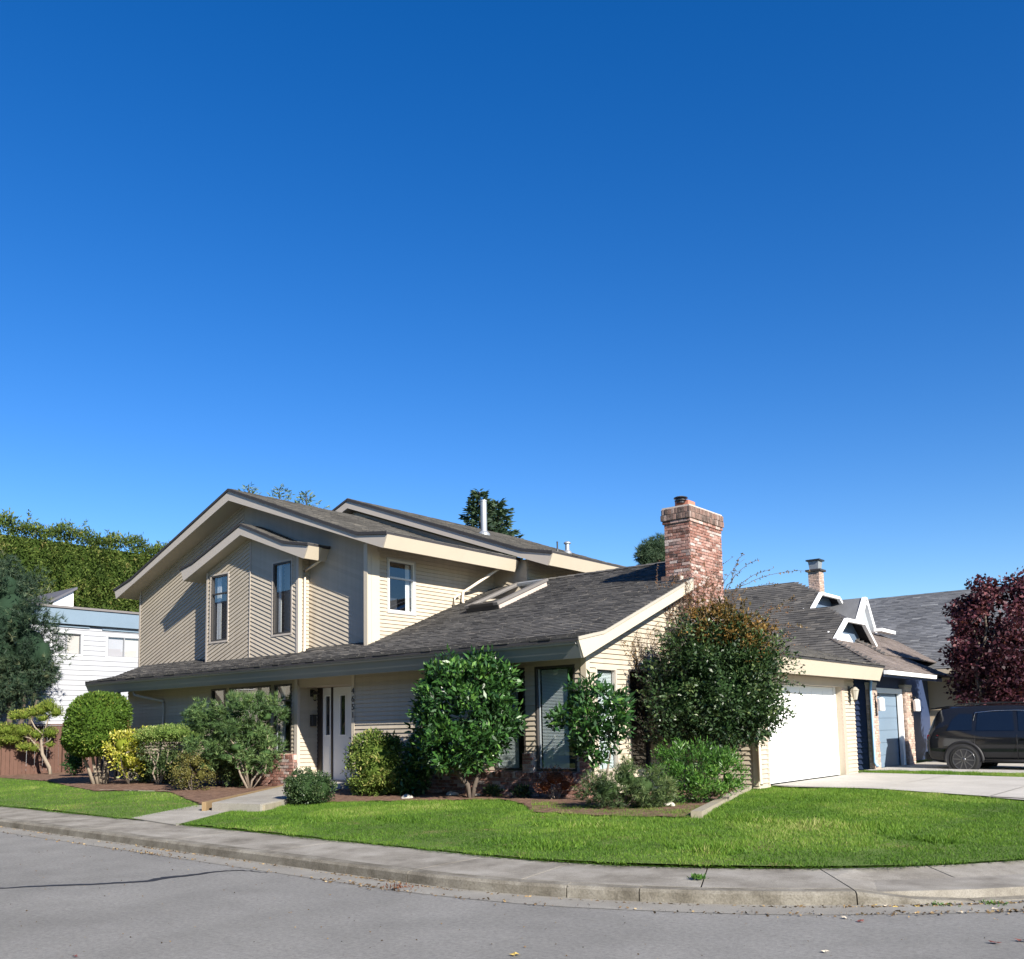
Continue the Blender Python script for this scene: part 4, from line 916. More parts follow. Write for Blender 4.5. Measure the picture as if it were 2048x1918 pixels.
# ================================================================== PARKED CAR
PAINT = M('dark_grey_car_paint', (.010, .011, .014), .08, .08, 2, spec=.5); CLAD = M('black_plastic', (.018, .018, .02), .55, .1, 6); TYRE = M('tyre', (.02, .02, .02), .85, .1, 9)
CGL = M('tinted_car_glass', (.006, .009, .016), .06, .1, 2, spec=.7); ALLOY = M('dark_alloy', (.13, .13, .135), .3, .1, 6, metal=.8); CHR = M('chrome', (.7, .72, .75), .15, .05, 4, metal=1.)
CX, CY, CZ = -7.72, 28.36, .16
K = thing('car', 'dark grey sport utility vehicle parked outside the blue garage', 'car', (CX+2.4, CY, CZ))
st0 = [(0.0, .50, .86, .92, .95, .80), (.05, .40, .90, 1.02, 1.06, .90), (.12, .33, .94, 1.06, 1.30, .96), (.30, .29, .96, 1.08, 1.67, .97), (.48, .28, .96, 1.08, 1.74, .97), (1.1, .28, .97, 1.07, 1.755, .97), (1.9, .28, .97, 1.05, 1.77, .97), (2.6, .28, .97, 1.04, 1.74, .97), (3.05, .28, .97, 1.03, 1.62, .97), (3.55, .28, .97, 1.02, 1.26, .97), (3.75, .28, .96, 1.0, 1.12, .97), (4.4, .30, .95, .96, 1.05, .95), (4.75, .34, .88, .92, .96, .90), (4.93, .45, .78, .82, .84, .76)]
st = [(l, zb, zs*1.04, zbelt*1.05, zr*1.05, w) for l, zb, zs, zbelt, zr, w in st0]
V = []; Fs = []
for (l, zb, zs, zbelt, zr, w) in st:
    wr_ = w*(.76 if zr > 1.2 else .86)
    half = [(0, zb), (w*.80, zb), (w*.95, zb+.08), (w*.985, (zb+zs)/2), (w, zs-.12), (w*.965, zbelt), (wr_*1.02, zr-.10), (wr_*.90, zr-.03), (wr_*.5, zr), (0, zr+.005)]
    ring_ = [(yv, z) for yv, z in half]+[(-yv, z) for yv, z in half[-2:0:-1]]
    V += [(CX+l, CY+yv, CZ+z) for yv, z in ring_]
nr = 18
for i in range(len(st)-1):
    for j in range(nr): Fs.append((i*nr+j, i*nr+(j+1) % nr, (i+1)*nr+(j+1) % nr, (i+1)*nr+j))
Fs += [tuple(range(nr-1, -1, -1)), tuple(range((len(st)-1)*nr, len(st)*nr))]
body = mesh('body', V, Fs, PAINT, K, smooth=True)
sb = body.modifiers.new('s', 'SUBSURF'); sb.levels = sb.render_levels = 1
def side(l, z, s, off=.006):
    """point on the car's side at length l, height z"""
    i = max(k for k in range(len(st)) if st[k][0] <= l); i = min(i, len(st)-2); t = (l-st[i][0])/(st[i+1][0]-st[i][0])
    _, zb, zs, zbelt, zr, w = [a*(1-t)+b*t for a, b in zip(st[i], st[i+1])]
    wt = w*.76*1.02
    y = w if z < zs-.12 else (w*.97 if z < zbelt else w*.965+(wt-w*.965)*(z-zbelt)/max(zr-.10-zbelt, .05))
    return (CX+l, CY+s*(y+off), CZ+z)
for s in (-1, 1):
    for poly in ([(.58, 1.17), (1.22, 1.17), (1.22, 1.60), (.90, 1.62), (.72, 1.46)], [(1.32, 1.16), (2.24, 1.15), (2.20, 1.66), (1.36, 1.65)], [(2.34, 1.15), (3.28, 1.14), (3.02, 1.48), (2.72, 1.63), (2.32, 1.66)]):
        P = [side(l, z, s, .0) for l, z in poly]; mesh('side_window', [(p[0], p[1]+s*.004, p[2]) for p in P]+[(p[0], p[1]-s*.03, p[2]) for p in P], [tuple(range(len(P))) if s < 0 else tuple(range(len(P)-1, -1, -1))]+[(i, (i+1) % len(P), len(P)+(i+1) % len(P), len(P)+i) for i in range(len(P))], CGL, K)
    tube('window_trim', [side(l, z, s, .006) for l, z in ((1.25, 1.42), (1.30, 1.64), (1.8, 1.68), (2.3, 1.68), (2.74, 1.65))], .008, CHR, K, 5)
    for l in (1.27, 2.29): tube('door_gap', [side(l, z, s, .002) for z in (.42, .8, 1.04)], .006, CLAD, K, 4)
    for l in (1.36, 2.4): cbox('door_handle', CX+l, CX+l+.2, CY+s*.98-.015, CY+s*.98+.015, CZ+.93, CZ+.965, PAINT, K, .01)
    tube('crease', [side(l, .985, s, .0) for l in (.3, .8, 1.3)], .010, CHR, K, 5)
    tube('roof_rail', [(CX+l, CY+s*.66, CZ+z) for l, z in ((.75, 1.84), (.85, 1.88), (1.8, 1.90), (2.5, 1.875), (2.6, 1.83))], .014, CLAD, K, 6)
    prism('tail_light', [side(l, z, s, .004) for l, z in ((.05, .95), (.36, .97), (.36, 1.05), (.07, 1.06))], (0, -s*.05, 0), M('red_lens', (.35, .015, .02), .15, .1, 4, spec=.7), K)
    tube('sill_strip', [side(l, .36, s, .003) for l in (1.4, 2.2, 3.2)], .03, CLAD, K, 6)
    for l in (.98, 3.85):
        c = np.array((CX+l, CY+s*.83, CZ+.395)); r = .395
        V = []; Fs = []; n = 22
        for i in range(n+1):
            t = math.radians(-8+196*i/n)
            for rr, yo in ((.43, .02), (.43, .165), (.505, .165), (.505, .08)): V.append((c[0]+rr*math.cos(t), c[1]+s*yo, c[2]+rr*math.sin(t)))
            if i: Fs += [((i-1)*4+j, (i-1)*4+j+1, i*4+j+1, i*4+j) for j in range(3)]
        mesh('wheel_arch', V, Fs, CLAD, K, smooth=True)
        mesh('wheel_well', [(c[0]+.45*math.cos(2*math.pi*i/20), c[1]+s*.16, c[2]+.45*math.sin(2*math.pi*i/20)) for i in range(20)], [tuple(range(20))], ROOM, K)
        prof = [(.28, -.1), (.33, -.115), (.375, -.10), (.395, -.06), (.395, .06), (.375, .10), (.33, .115), (.28, .1)]
        def spin(name, prof, cc, mat, par, n=32):
            V = []; Fs = []
            for rr, yv in prof:
                for j in range(n): t = 2*math.pi*j/n; V.append((cc[0]+rr*math.cos(t), cc[1]+s*yv, cc[2]+rr*math.sin(t)))
            for i in range(len(prof)-1):
                for j in range(n): Fs.append((i*n+j, i*n+(j+1) % n, (i+1)*n+(j+1) % n, (i+1)*n+j))
            return mesh(name, V, Fs, mat, par, smooth=True)
        c = c+np.array((0, s*.06, 0))
        wh = spin('wheel', [(.02, .06), (.22, .05), (.28, .02), (.29, .09)], c, ROOM, K)
        spin('tyre', prof, c, TYRE, wh); spin('rim', [(.262, .10), (.29, .115), (.29, .09)], c, ALLOY, wh)
        for k in range(10):
            t = 2*math.pi*k/10; dx, dz = math.cos(t), math.sin(t); q = [(.05, -.022), (.275, -.03), (.275, -.006), (.05, .012)]
            prism('spoke', [(c[0]+a*dx-b*dz, c[1]+s*.105, c[2]+a*dz+b*dx) for a, b in q], (0, -s*.03, 0), ALLOY, wh)
        spin('hub', [(.0, .115), (.05, .112), (.06, .09)], c, ALLOY, wh, 12)
prism('rear_window', [(CX+.09, CY-.68, CZ+1.18), (CX+.09, CY+.68, CZ+1.18), (CX+.32, CY+.60, CZ+1.66), (CX+.32, CY-.60, CZ+1.66)], (-.02, 0, .012), CGL, K)
mesh('spoiler', [(CX+x, CY+yv, CZ+z) for x, yv, z in ((.12, -.62, 1.74), (.12, .62, 1.74), (.62, .66, 1.78), (.62, -.66, 1.78), (.12, -.62, 1.78), (.12, .62, 1.78), (.62, .66, 1.84), (.62, -.66, 1.84))], BXF, PAINT, K)
cbox('rear_bumper', CX-.04, CX+.25, CY-.86, CY+.86, CZ+.38, CZ+.60, CLAD, K, .04); prism('fin_aerial', [(CX+.85, CY-.02, CZ+1.82), (CX+1.05, CY-.02, CZ+1.83), (CX+.9, CY-.02, CZ+1.92)], (0, .04, 0), PAINT, K)

# ================================================================== PLANTS
BARK = M('grey_bark', (.23, .19, .15), .9, .3, 14, bmp=.6, bscale=40); BARKD = M('dark_bark', (.10, .08, .065), .9, .3, 14, bmp=.6, bscale=40); BARKP = M('pale_bark', (.24, .20, .155), .9, .25, 14, bmp=.5, bscale=40)
def low(P, fq, ph=0):
    return (np.sin(P[:, 0]*fq+ph+1.3*np.sin(P[:, 2]*fq*.7))+np.sin(P[:, 1]*fq*1.1+2+ph+np.sin(P[:, 0]*fq*.8))+np.sin(P[:, 2]*fq*1.2+4+ph))/3
def unit(v): return v/(np.linalg.norm(v, axis=1, keepdims=True)+1e-9)
def sample(n, E, shell=5., cull=.82, zmin=None, lump=.12, fq=3.):
    """points through a set of ellipsoids (centre, radii), denser towards the surface; surface made uneven"""
    C_ = np.array([e[:3] for e in E]); R_ = np.array([e[3:6] for e in E]); wgt = (R_.prod(1))**(2/3); wgt /= wgt.sum()
    out = []; nrm_ = []; tot = 0
    while tot < n:
        k = rng.choice(len(E), n, p=wgt); d = unit(rng.standard_normal((n, 3))); r = rng.random(n)**(1/shell)
        r = r*(1+lump*low(d*3+C_[k]*2, fq)+lump*.5*low(d*7+C_[k], fq))
        P = C_[k]+d*R_[k]*r[:, None]; N_ = unit(d/R_[k]); ok = np.ones(n, bool)
        for j in range(len(E)):
            q = (((P-C_[j])/R_[j])**2).sum(1); ok &= ~((q < cull**2) & (k != j))
        if zmin is not None: ok &= P[:, 2] > zmin
        out.append(P[ok]); nrm_.append(N_[ok]); tot += ok.sum()
    return np.vstack(out)[:n], np.vstack(nrm_)[:n]
def clumped(n, E, nc, rc, shell=6., cull=.8, zmin=None, lump=.2, fq=3.):
    """foliage gathered in tufted clumps spread over the crown; returns points, directions and a tone for each clump"""
    Cc, Cn = sample(nc, E, shell, cull, zmin, lump, fq); k = rng.integers(0, nc, n); sz = rc*(.6+.8*rng.random(nc)); ct = .13*rng.standard_normal(nc)
    d = unit(rng.standard_normal((n, 3))); P = Cc[k]+d*(sz[k]*rng.random(n)**.45)[:, None]*np.array((1, 1, .75)); N2 = unit(Cn[k]*.7+d*.8)
    if zmin is not None: P[:, 2] = np.maximum(P[:, 2], zmin)
    return P, N2, ct[k]
def leafmesh(name, parent, P, Dr, L, W, mat, tone, fold=.25, Lvar=.3):
    n = len(P); L = L*(1+Lvar*(rng.random(n)*2-1)); s = unit(np.cross(Dr, unit(rng.standard_normal((n, 3))))); nn = np.cross(Dr, s)
    L = L[:, None]; W_ = W/np.mean(L)*L
    mid = P+Dr*L*.45-nn*W_*fold
    return fastmesh(name, np.stack([P, mid+s*W_*.5, P+Dr*L, mid-s*W_*.5], 1), 4, mat, parent, tone)
def tuftmesh(name, parent, P, Dr, m, L, W, mat, tone, spread=.55):
    """needle tufts: m thin blades fanned about each direction"""
    n = len(P); D2 = unit(np.repeat(Dr, m, 0)+spread*rng.standard_normal((n*m, 3))); P2 = np.repeat(P, m, 0); s = unit(np.cross(D2, rng.standard_normal((n*m, 3))))*W
    LL = (L*(.7+.6*rng.random(n*m)))[:, None]
    return fastmesh(name, np.stack([P2-s, P2+s, P2+D2*LL], 1), 3, mat, parent, np.clip(np.repeat(tone, m)+.08*rng.standard_normal(n*m), 0, 1))
_core = {}
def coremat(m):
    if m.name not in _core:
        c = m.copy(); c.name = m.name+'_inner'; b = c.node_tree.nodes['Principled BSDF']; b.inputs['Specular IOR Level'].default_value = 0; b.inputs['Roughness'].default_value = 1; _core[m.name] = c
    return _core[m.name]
def blob(name, parent, E, k, mat, n=14):
    mat = coremat(mat)
    V = []; Fs = []
    for e in E:
        c = np.array(e[:3]); r = np.array(e[3:6])*k; b = len(V)
        for i in range(n+1):
            for j in range(2*n):
                t = math.pi*i/n; a = math.pi*j/n; d = np.array((math.sin(t)*math.cos(a), math.sin(t)*math.sin(a), math.cos(t)))
                V.append(c+d*r*(1+.1*low((d*4+c)[None], 2.5)[0]))
        for i in range(n):
            for j in range(2*n): Fs.append((b+i*2*n+j, b+(i+1)*2*n+j, b+(i+1)*2*n+(j+1) % (2*n), b+i*2*n+(j+1) % (2*n)))
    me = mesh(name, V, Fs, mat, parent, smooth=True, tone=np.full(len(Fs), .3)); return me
def tones(P, fq=2.5, a=.22, b=.2): return np.clip(.5+a*low(P, fq)*1.6+b*rng.standard_normal(len(P)), 0, 1)
def ell(w, L, depth=1.0, d0=0.):
    """photo ellipses (cx, cy, rx, ry) at view distance w -> ellipsoids in the place"""
    o = []
    for e in L:
        cx, cy, rx, ry = e[:4]; dd = e[4] if len(e) > 4 else 0; c = at(cx, cy, w+dd+d0); s = w/FPX
        o.append((*c, rx*s*1.0, rx*s*depth, ry*s))
    return o
def wof(p): return float((np.array(p)-CAM)@CF)
def limbs(name, parent, b, tips, r, mat, bend=.15, r2=.35):
    L = []
    for t in tips:
        t = np.array(t); m1 = b+(t-b)*.4+rng.standard_normal(3)*bend*np.linalg.norm(t-b)*.5; m2 = b+(t-b)*.72+rng.standard_normal(3)*bend*np.linalg.norm(t-b)*.3
        L.append(([b, m1, m2, t], [r, r*.75, r*.55, r*r2]))
    return tubes(name, L, mat, parent, 7)
def up(N_, a, b=.5): return unit(N_*b+np.array((0, 0, a))+.45*rng.standard_normal(N_.shape))

G_LAUR = MF('laurel_leaf', [(0, (.010, .03, .010)), (.45, (.024, .07, .018)), (.8, (.045, .125, .025)), (1, (.11, .22, .045))], .18, .38, .5)
G_HOLLY = MF('holly_leaf', [(0, (.010, .025, .010)), (.45, (.026, .055, .019)), (.8, (.054, .096, .031)), (1, (.12, .155, .055))], .15, .42, .4)
G_HOLLYB = MF('bronze_leaf', [(0, (.05, .045, .018)), (.35, (.10, .075, .022)), (.7, (.19, .105, .028)), (1, (.28, .17, .05))], .25, .45, .3)
G_MUGO = MF('mugo_needle', [(0, (.025, .045, .02)), (.5, (.06, .10, .035)), (.85, (.11, .16, .055)), (1, (.17, .21, .08))], .2, .5, .3)
G_PINE2 = MF('fresh_pine_needle', [(0, (.03, .06, .025)), (.45, (.07, .13, .045)), (.8, (.14, .22, .075)), (1, (.22, .30, .11))], .25, .5, .3)
G_BLUE = MF('blue_pine_needle', [(0, (.014, .028, .018)), (.5, (.034, .064, .038)), (.85, (.078, .115, .062)), (1, (.15, .16, .085))], .2, .55, .25)
G_BALL = MF('cedar_spray', [(0, (.03, .06, .012)), (.45, (.07, .13, .02)), (.8, (.13, .20, .03)), (1, (.24, .24, .05))], .25, .55, .2)
G_GOLD = MF('golden_cypress', [(0, (.05, .08, .014)), (.4, (.13, .18, .03)), (.75, (.25, .29, .055)), (1, (.36, .30, .09))], .28, .55, .2)
G_GLOBE = MF('globe_cypress_spray', [(0, (.04, .075, .016)), (.4, (.10, .155, .03)), (.75, (.19, .25, .055)), (1, (.31, .28, .10))], .28, .55, .2)
G_YEL = MF('variegated_leaf', [(0, (.07, .13, .02)), (.3, (.20, .24, .03)), (.65, (.42, .40, .05)), (1, (.60, .56, .17))], .3, .4, .4)
G_JUN = MF('juniper_spray', [(0, (.05, .09, .025)), (.45, (.12, .19, .045)), (.8, (.20, .28, .07)), (1, (.30, .33, .12))], .25, .55, .2)
G_BRN = MF('bronze_shrub_leaf', [(0, (.04, .045, .015)), (.4, (.09, .085, .025)), (.75, (.15, .14, .04)), (1, (.22, .20, .06))], .2, .5, .25)
G_BOX = MF('boxwood_leaf', [(0, (.016, .032, .014)), (.5, (.04, .075, .028)), (.85, (.075, .12, .045)), (1, (.14, .18, .08))], .2, .4, .4)
G_RED = MF('barberry_leaf', [(0, (.09, .03, .018)), (.5, (.16, .06, .03)), (1, (.26, .12, .06))], .25, .5, .25)
G_BRT = MF('bright_evergreen', [(0, (.026, .07, .014)), (.45, (.056, .14, .024)), (.8, (.10, .22, .038)), (1, (.19, .30, .07))], .3, .42, .35)
G_MAPLE = MF('red_maple_leaf', [(0, (.020, .008, .014)), (.45, (.047, .015, .024)), (.8, (.095, .03, .042)), (1, (.18, .068, .075))], .25, .5, .25)
G_HEDGE = MF('cedar_hedge_spray', [(0, (.022, .040, .010)), (.4, (.056, .090, .019)), (.75, (.105, .142, .030)), (1, (.175, .16, .055))], .12, .65, .12)
G_FIR = MF('fir_spray', [(0, (.02, .04, .025)), (.5, (.045, .08, .045)), (1, (.10, .14, .08))], .2, .6, .2)
G_FIRL = MF('pale_fir_spray', [(0, (.06, .10, .055)), (.5, (.14, .20, .11)), (1, (.24, .30, .19))], .25, .6, .2)
G_VINE = MF('dry_vine_leaf', [(0, (.10, .05, .025)), (.5, (.19, .095, .045)), (1, (.28, .16, .08))], .3, .6, .2)

def shrub(name, label, cat, bpx, L, n, leaf, mat, depth=.9, shell=5, mode='leaf', upw=.3, core=.72, lump=.14, stem=None, stems=5, sr=.02, w=None, cull=.8, group=None, tf=2.5, d0=0., ta=.22, tb=.2, clump=None):
    b = (np.array((bpx[0], bpx[1], float(ZL(bpx[0], bpx[1])))) if len(bpx) == 3 else gp(*bpx)) if w is None else None
    if b is None:
        b = at(bpx[0], bpx[1], w); b[2] = float(ZL(b[0], b[1]))
    w_ = wof(b) if w is None else w
    t = thing(name, label, cat, b, group); E = ell(w_, L, depth, d0)
    if clump: P, N_, o_c = clumped(n, E, clump[0], clump[1], shell, cull, b[2]+.03, lump); tn = np.clip(tones(P, tf, ta*.6, tb)+o_c, 0, 1)
    else: P, N_ = sample(n, E, shell, cull, b[2]+.03, lump); tn = tones(P, tf, ta, tb)
    if mode == 'leaf': leafmesh('foliage', t, P, up(N_, upw), leaf[0], leaf[1], mat, tn)
    else: tuftmesh('foliage', t, P, up(N_, upw, .8), leaf[2], leaf[0], leaf[1], mat, tn)
    if core: blob('inner_foliage', t, [e for e in E], core, mat, 10)
    tips = [np.array(e[:3])+rng.standard_normal(3)*np.array(e[3:6])*.25 for e in (E*6)[:stems]]
    limbs('stem', t, b-np.array((0, 0, .05)), tips, sr, stem or BARKD)
    return t, E, w_
# large laurel before the front wall, on a forked trunk
b = gp(942, 1597); w0 = wof(b); t = thing('laurel', 'large glossy laurel on a forked trunk before the front wall', 'shrub', b)
E = ell(w0, [(930, 1420, 96, 95), (900, 1372, 62, 55), (975, 1360, 55, 52), (920, 1490, 88, 55), (992, 1440, 42, 70), (865, 1440, 40, 75)], .85)
P, N_, oc = clumped(7600, E, 260, .17, 5, .8, b[2]+.5, .18); leafmesh('foliage', t, P, unit(N_*.6+np.array((0, 0, .25))+.5*rng.standard_normal(P.shape)), .128, .046, G_LAUR, np.clip(tones(P, 3, .1, .22)+oc, 0, 1), .2, .45)
P, N_ = sample(1500, [(e[0], e[1], e[2], e[3]*.75, e[4]*.75, e[5]*.75) for e in E], 3, .5); leafmesh('foliage', t, P, unit(N_+.6*rng.standard_normal(P.shape)), .17, .07, G_LAUR, tones(P, 3, .1, .15), .2)
tubes('trunk', [([b-[0, 0, .1], at(935, 1570, w0), at(905, 1535, w0), at(893, 1490, w0), at(880, 1440, w0)], [.06, .055, .045, .04, .02]), ([b-[0, 0, .1], at(950, 1570, w0), at(962, 1530, w0), at(966, 1500, w0), at(975, 1440, w0)], [.05, .045, .04, .035, .02])], BARKD, t)
# smaller laurel at the corner
b = np.array((float(ony(1195, 1580, 13.95)[0]), 13.95, 0)); b[2] = ZL(b[0], b[1]); w0 = wof(b); t = thing('laurel', 'smaller laurel standard before the corner window', 'shrub', b)
E = ell(w0, [(1185, 1415, 66, 48), (1155, 1440, 50, 40), (1215, 1430, 50, 55), (1190, 1470, 50, 40), (1180, 1505, 30, 22)], .85)
P, N_, oc = clumped(3200, E, 105, .16, 4, .8, b[2]+.5, .2); leafmesh('foliage', t, P, unit(N_*.5+np.array((0, 0, .3))+.55*rng.standard_normal(P.shape)), .125, .043, G_LAUR, np.clip(tones(P, 3, .1, .2)+oc, 0, 1), .2, .45)
tubes('trunk', [([b-[0, 0, .1], at(1188, 1580, w0), at(1186, 1540, w0), at(1178, 1500, w0), at(1172, 1450, w0)], [.035, .03, .028, .025, .01]), ([b-[0, 0, .1], at(1205, 1575, w0), at(1215, 1540, w0), at(1222, 1500, w0), at(1215, 1450, w0)], [.025, .022, .02, .018, .01])], BARKP, t)
# tall evergreen by the chimney: dark below, bronze at the top
b = np.array((-8.95, 16.9, 0)); b[2] = ZL(b[0], b[1]); w0 = wof(b); t = thing('evergreen_shrub', 'tall dense evergreen with bronze top growing before the chimney', 'shrub', b)
LB = [(1440, 1390, 118, 105), (1400, 1320, 90, 85), (1480, 1330, 85, 85), (1500, 1420, 72, 72), (1350, 1400, 70, 95), (1420, 1450, 110, 55)]
LT = [(1450, 1260, 85, 50), (1400, 1265, 50, 48), (1500, 1285, 62, 48), (1440, 1240, 50, 35)]
E = ell(w0, LB, .8); Ex = E+ell(w0, [(1450, 1265, 60, 40), (1400, 1275, 40, 40)], .7)
P, N_, oc = clumped(17000, Ex, 420, .19, 6, .7, .9, .2, 4); leafmesh('foliage', t, P, up(N_, .15, .7), .078, .036, G_HOLLY, np.clip(tones(P, 4, .12, .2)+oc, 0, 1), .25, .45)
E2 = ell(w0, LT, .75); P, N_, oc = clumped(4300, E2, 150, .17, 4, .6, None, .28, 4); leafmesh('foliage', t, P, up(N_, .3, .7), .07, .034, G_HOLLYB, np.clip(tones(P, 4, .15, .22)+oc, 0, 1), .25, .45)
blob('inner_foliage', t, E, .5, G_HOLLY, 12); blob('inner_foliage', t, E2[:3], .4, G_HOLLYB, 8)
P, N_ = sample(5000, [(e[0], e[1], e[2], e[3]*.82, e[4]*.82, e[5]*.82) for e in E], 6, .6, .9); leafmesh('foliage', t, P, up(N_, .1, .7), .085, .045, G_HOLLY, tones(P, 4, .1, .15))
bt = at(1440, 1530, w0)
tubes('trunk', [([b-[0, 0, .1], at(1440, 1520, w0), at(1450, 1480, w0), at(1440, 1400, w0), at(1440, 1300, w0)], [.08, .07, .06, .05, .02]), ([b-[0, 0, .1], at(1450, 1525, w0), at(1475, 1495, w0), at(1490, 1440, w0)], [.05, .05, .04, .02])], BARK, t)
def sprays(parent, starts, mat, leafm, r=.006, leafL=.045, nl=26, w=None, par=None, lw=.022):
    L = []; P = []; D = []
    for path in starts:
        Q = [np.array(p) for p in path]; m = 12; pts = []
        for i in range(m+1):
            u = i/m; a, b_, c = Q[0], Q[1], Q[2]; p = (1-u)**2*a+2*u*(1-u)*b_+u*u*c; pts.append(p+rng.standard_normal(3)*.012)
        L.append((pts, np.linspace(r, r*.35, m+1)))
        for i in range(nl):
            u = .15+.85*rng.random(); k = min(int(u*m), m-1); p = pts[k]+(pts[k+1]-pts[k])*(u*m-k); P.append(p); D.append(unit((unit(rng.standard_normal((1, 3)))+.5*unit((pts[k+1]-pts[k])[None])))[0])
    tubes('twig', L, mat, parent, 4)
    if P: leafmesh('leaf', parent, np.array(P), np.array(D), leafL, lw, leafm, rng.random(len(P)))['kind'] = 'stuff'
A2 = lambda px, py, dw=0.: at(px, py, w0+dw)
sprays(t, [[A2(1450, 1215), A2(1480, 1140), A2(1622, 1142)], [A2(1455, 1210), A2(1475, 1150), A2(1545, 1138)], [A2(1440, 1200), A2(1470, 1130), A2(1520, 1120)], [A2(1460, 1215), A2(1500, 1160), A2(1560, 1170)], [A2(1450, 1215), A2(1470, 1120), A2(1485, 1108)], [A2(1500, 1260), A2(1550, 1240), A2(1620, 1255)], [A2(1500, 1250), A2(1560, 1210), A2(1590, 1190)]], BARKD, G_HOLLYB, .007, .05, 46)
vn = thing('climbing_vine', 'dry reddish brown vine creeping over the chimney base', 'vine', (-10.0, 18.2, .3))
wv = wof((-9.9, 18.1, 4)); V_ = []
for i in range(80):
    x0_ = rng.uniform(1325, 1450); y0_ = rng.uniform(1205, 1310); V_.append([at(x0_, y0_, wv-.15), at(x0_+rng.uniform(-25, 35), y0_-50, wv-.2-.2*rng.random()), at(x0_+rng.uniform(-40, 60), y0_-rng.uniform(60, 120), wv-.1)])
sprays(vn, V_, BARKD, G_VINE, .006, .045, 26)
V_ = []
for i in range(38):
    x0_ = rng.uniform(1275, 1345); y0_ = 1360+rng.uniform(-20, 25); V_.append([onx(x0_, y0_, XW+.06), onx(x0_+rng.uniform(-30, 5), y0_-50, XW+.07), onx(x0_+rng.uniform(-45, 10), max(y0_-rng.uniform(70, 150), 1232+(1340-x0_)*.75), XW+.05)])
sprays(vn, V_, BARKD, G_HOLLYB, .006, .045, 14)
V_ = []
for i in range(26):
    x0_ = rng.uniform(1500, 1570); y0_ = rng.uniform(1220, 1310); V_.append([A2(x0_-30, y0_+20), A2(x0_, y0_-10), A2(x0_+rng.uniform(10, 60), y0_-rng.uniform(-10, 40))])
sprays(t, V_, BARKD, G_VINE, .004, .035, 18)
V_ = []
for i in range(34):
    x0_ = rng.uniform(1285, 1350); y0_ = rng.uniform(1370, 1500); V_.append([A2(x0_+35, y0_), A2(x0_+10, y0_-20), A2(x0_-rng.uniform(0, 25), y0_-rng.uniform(10, 50))])
sprays(t, V_, BARKD, G_HOLLY, .005, .06, 22, lw=.03)
V_ = []
for i in range(70):                                  # loose shoots all round the crown
    a_ = rng.uniform(0, 2*math.pi); cx_, cy_ = 1440+120*math.cos(a_)*.8, 1360-130*math.sin(a_)*.8; ex_, ey_ = 1440+(150+22*rng.random())*math.cos(a_), 1358-(152+28*rng.random())*math.sin(a_)
    if ey_ > 1500: continue
    V_.append([A2(cx_, cy_, -.3), A2((cx_+ex_)/2+rng.uniform(-8, 8), (cy_+ey_)/2-8, -.3*rng.random()), A2(ex_, ey_, rng.uniform(-.3, .3))])
sprays(t, [v for v in V_ if v[2][2] < 3.9], BARKD, G_HOLLY, .005, .06, 24, lw=.03); sprays(t, [v for v in V_ if v[2][2] >= 3.9], BARKD, G_HOLLYB, .005, .055, 24, lw=.026)

shrub('mugo_pine', 'low dark green mugo pine at the corner of the front bed', 'shrub', (1245, 1617), [(1215, 1580, 52, 36), (1280, 1572, 60, 42), (1250, 1556, 45, 30), (1318, 1590, 38, 30)], 1500, (.09, .0045, 9), G_MUGO, .8, 5, 'tuft', .5, .45, .2, clump=(80, .14))
shrub('evergreen_shrub', 'bright green rounded shrub beside the edging timbers', 'shrub', (1395, 1606), [(1355, 1535, 55, 45), (1425, 1540, 55, 48), (1390, 1562, 70, 42), (1455, 1555, 32, 36)], 6500, (.075, .02), G_BRT, .8, 5, 'leaf', .5, .28, .2, tf=5, clump=(130, .17))
shrub('barberry', 'small reddish brown twiggy shrub under the corner window', 'shrub', (float(ony(1112, 1597, 14.15)[0]), 14.15, 0), [(1110, 1556, 36, 24), (1090, 1572, 25, 18), (1130, 1570, 22, 18)], 900, (.04, .018), G_RED, .8, 3, 'leaf', .4, .5, .2, stem=BARK, stems=14, sr=.008)
shrub('small_shrub', 'tiny olive shrub at the foot of the garage corner', 'shrub', (1478, 1563), [(1478, 1545, 16, 18)], 500, (.05, .02), G_BRN, .8, 4, 'leaf', .5, .6)
shrub('boxwood', 'dark green clipped boxwood beside the front step', 'shrub', (617, 1609), [(612, 1573, 42, 36), (640, 1575, 30, 30), (598, 1580, 28, 28)], 6500, (.035, .02), G_BOX, .9, 9, 'leaf', .3, .74, .06, tf=5, clump=(260, .075))
shrub('globe_cypress', 'rounded golden green cypress right of the front door', 'shrub', (758, 1590), [(756, 1530, 68, 60), (750, 1500, 48, 36), (760, 1560, 66, 30)], 7500, (.075, .028), G_GLOBE, .9, 9, 'leaf', .25, .68, .09, tf=4, clump=(280, .13))
shrub('dark_shrub', 'dark leafy shrub in the shade behind the golden cypress', 'shrub', (835, 1592), [(838, 1520, 30, 60), (820, 1560, 34, 36)], 1500, (.10, .045), G_LAUR, .8, 4, 'leaf', .2, .6)
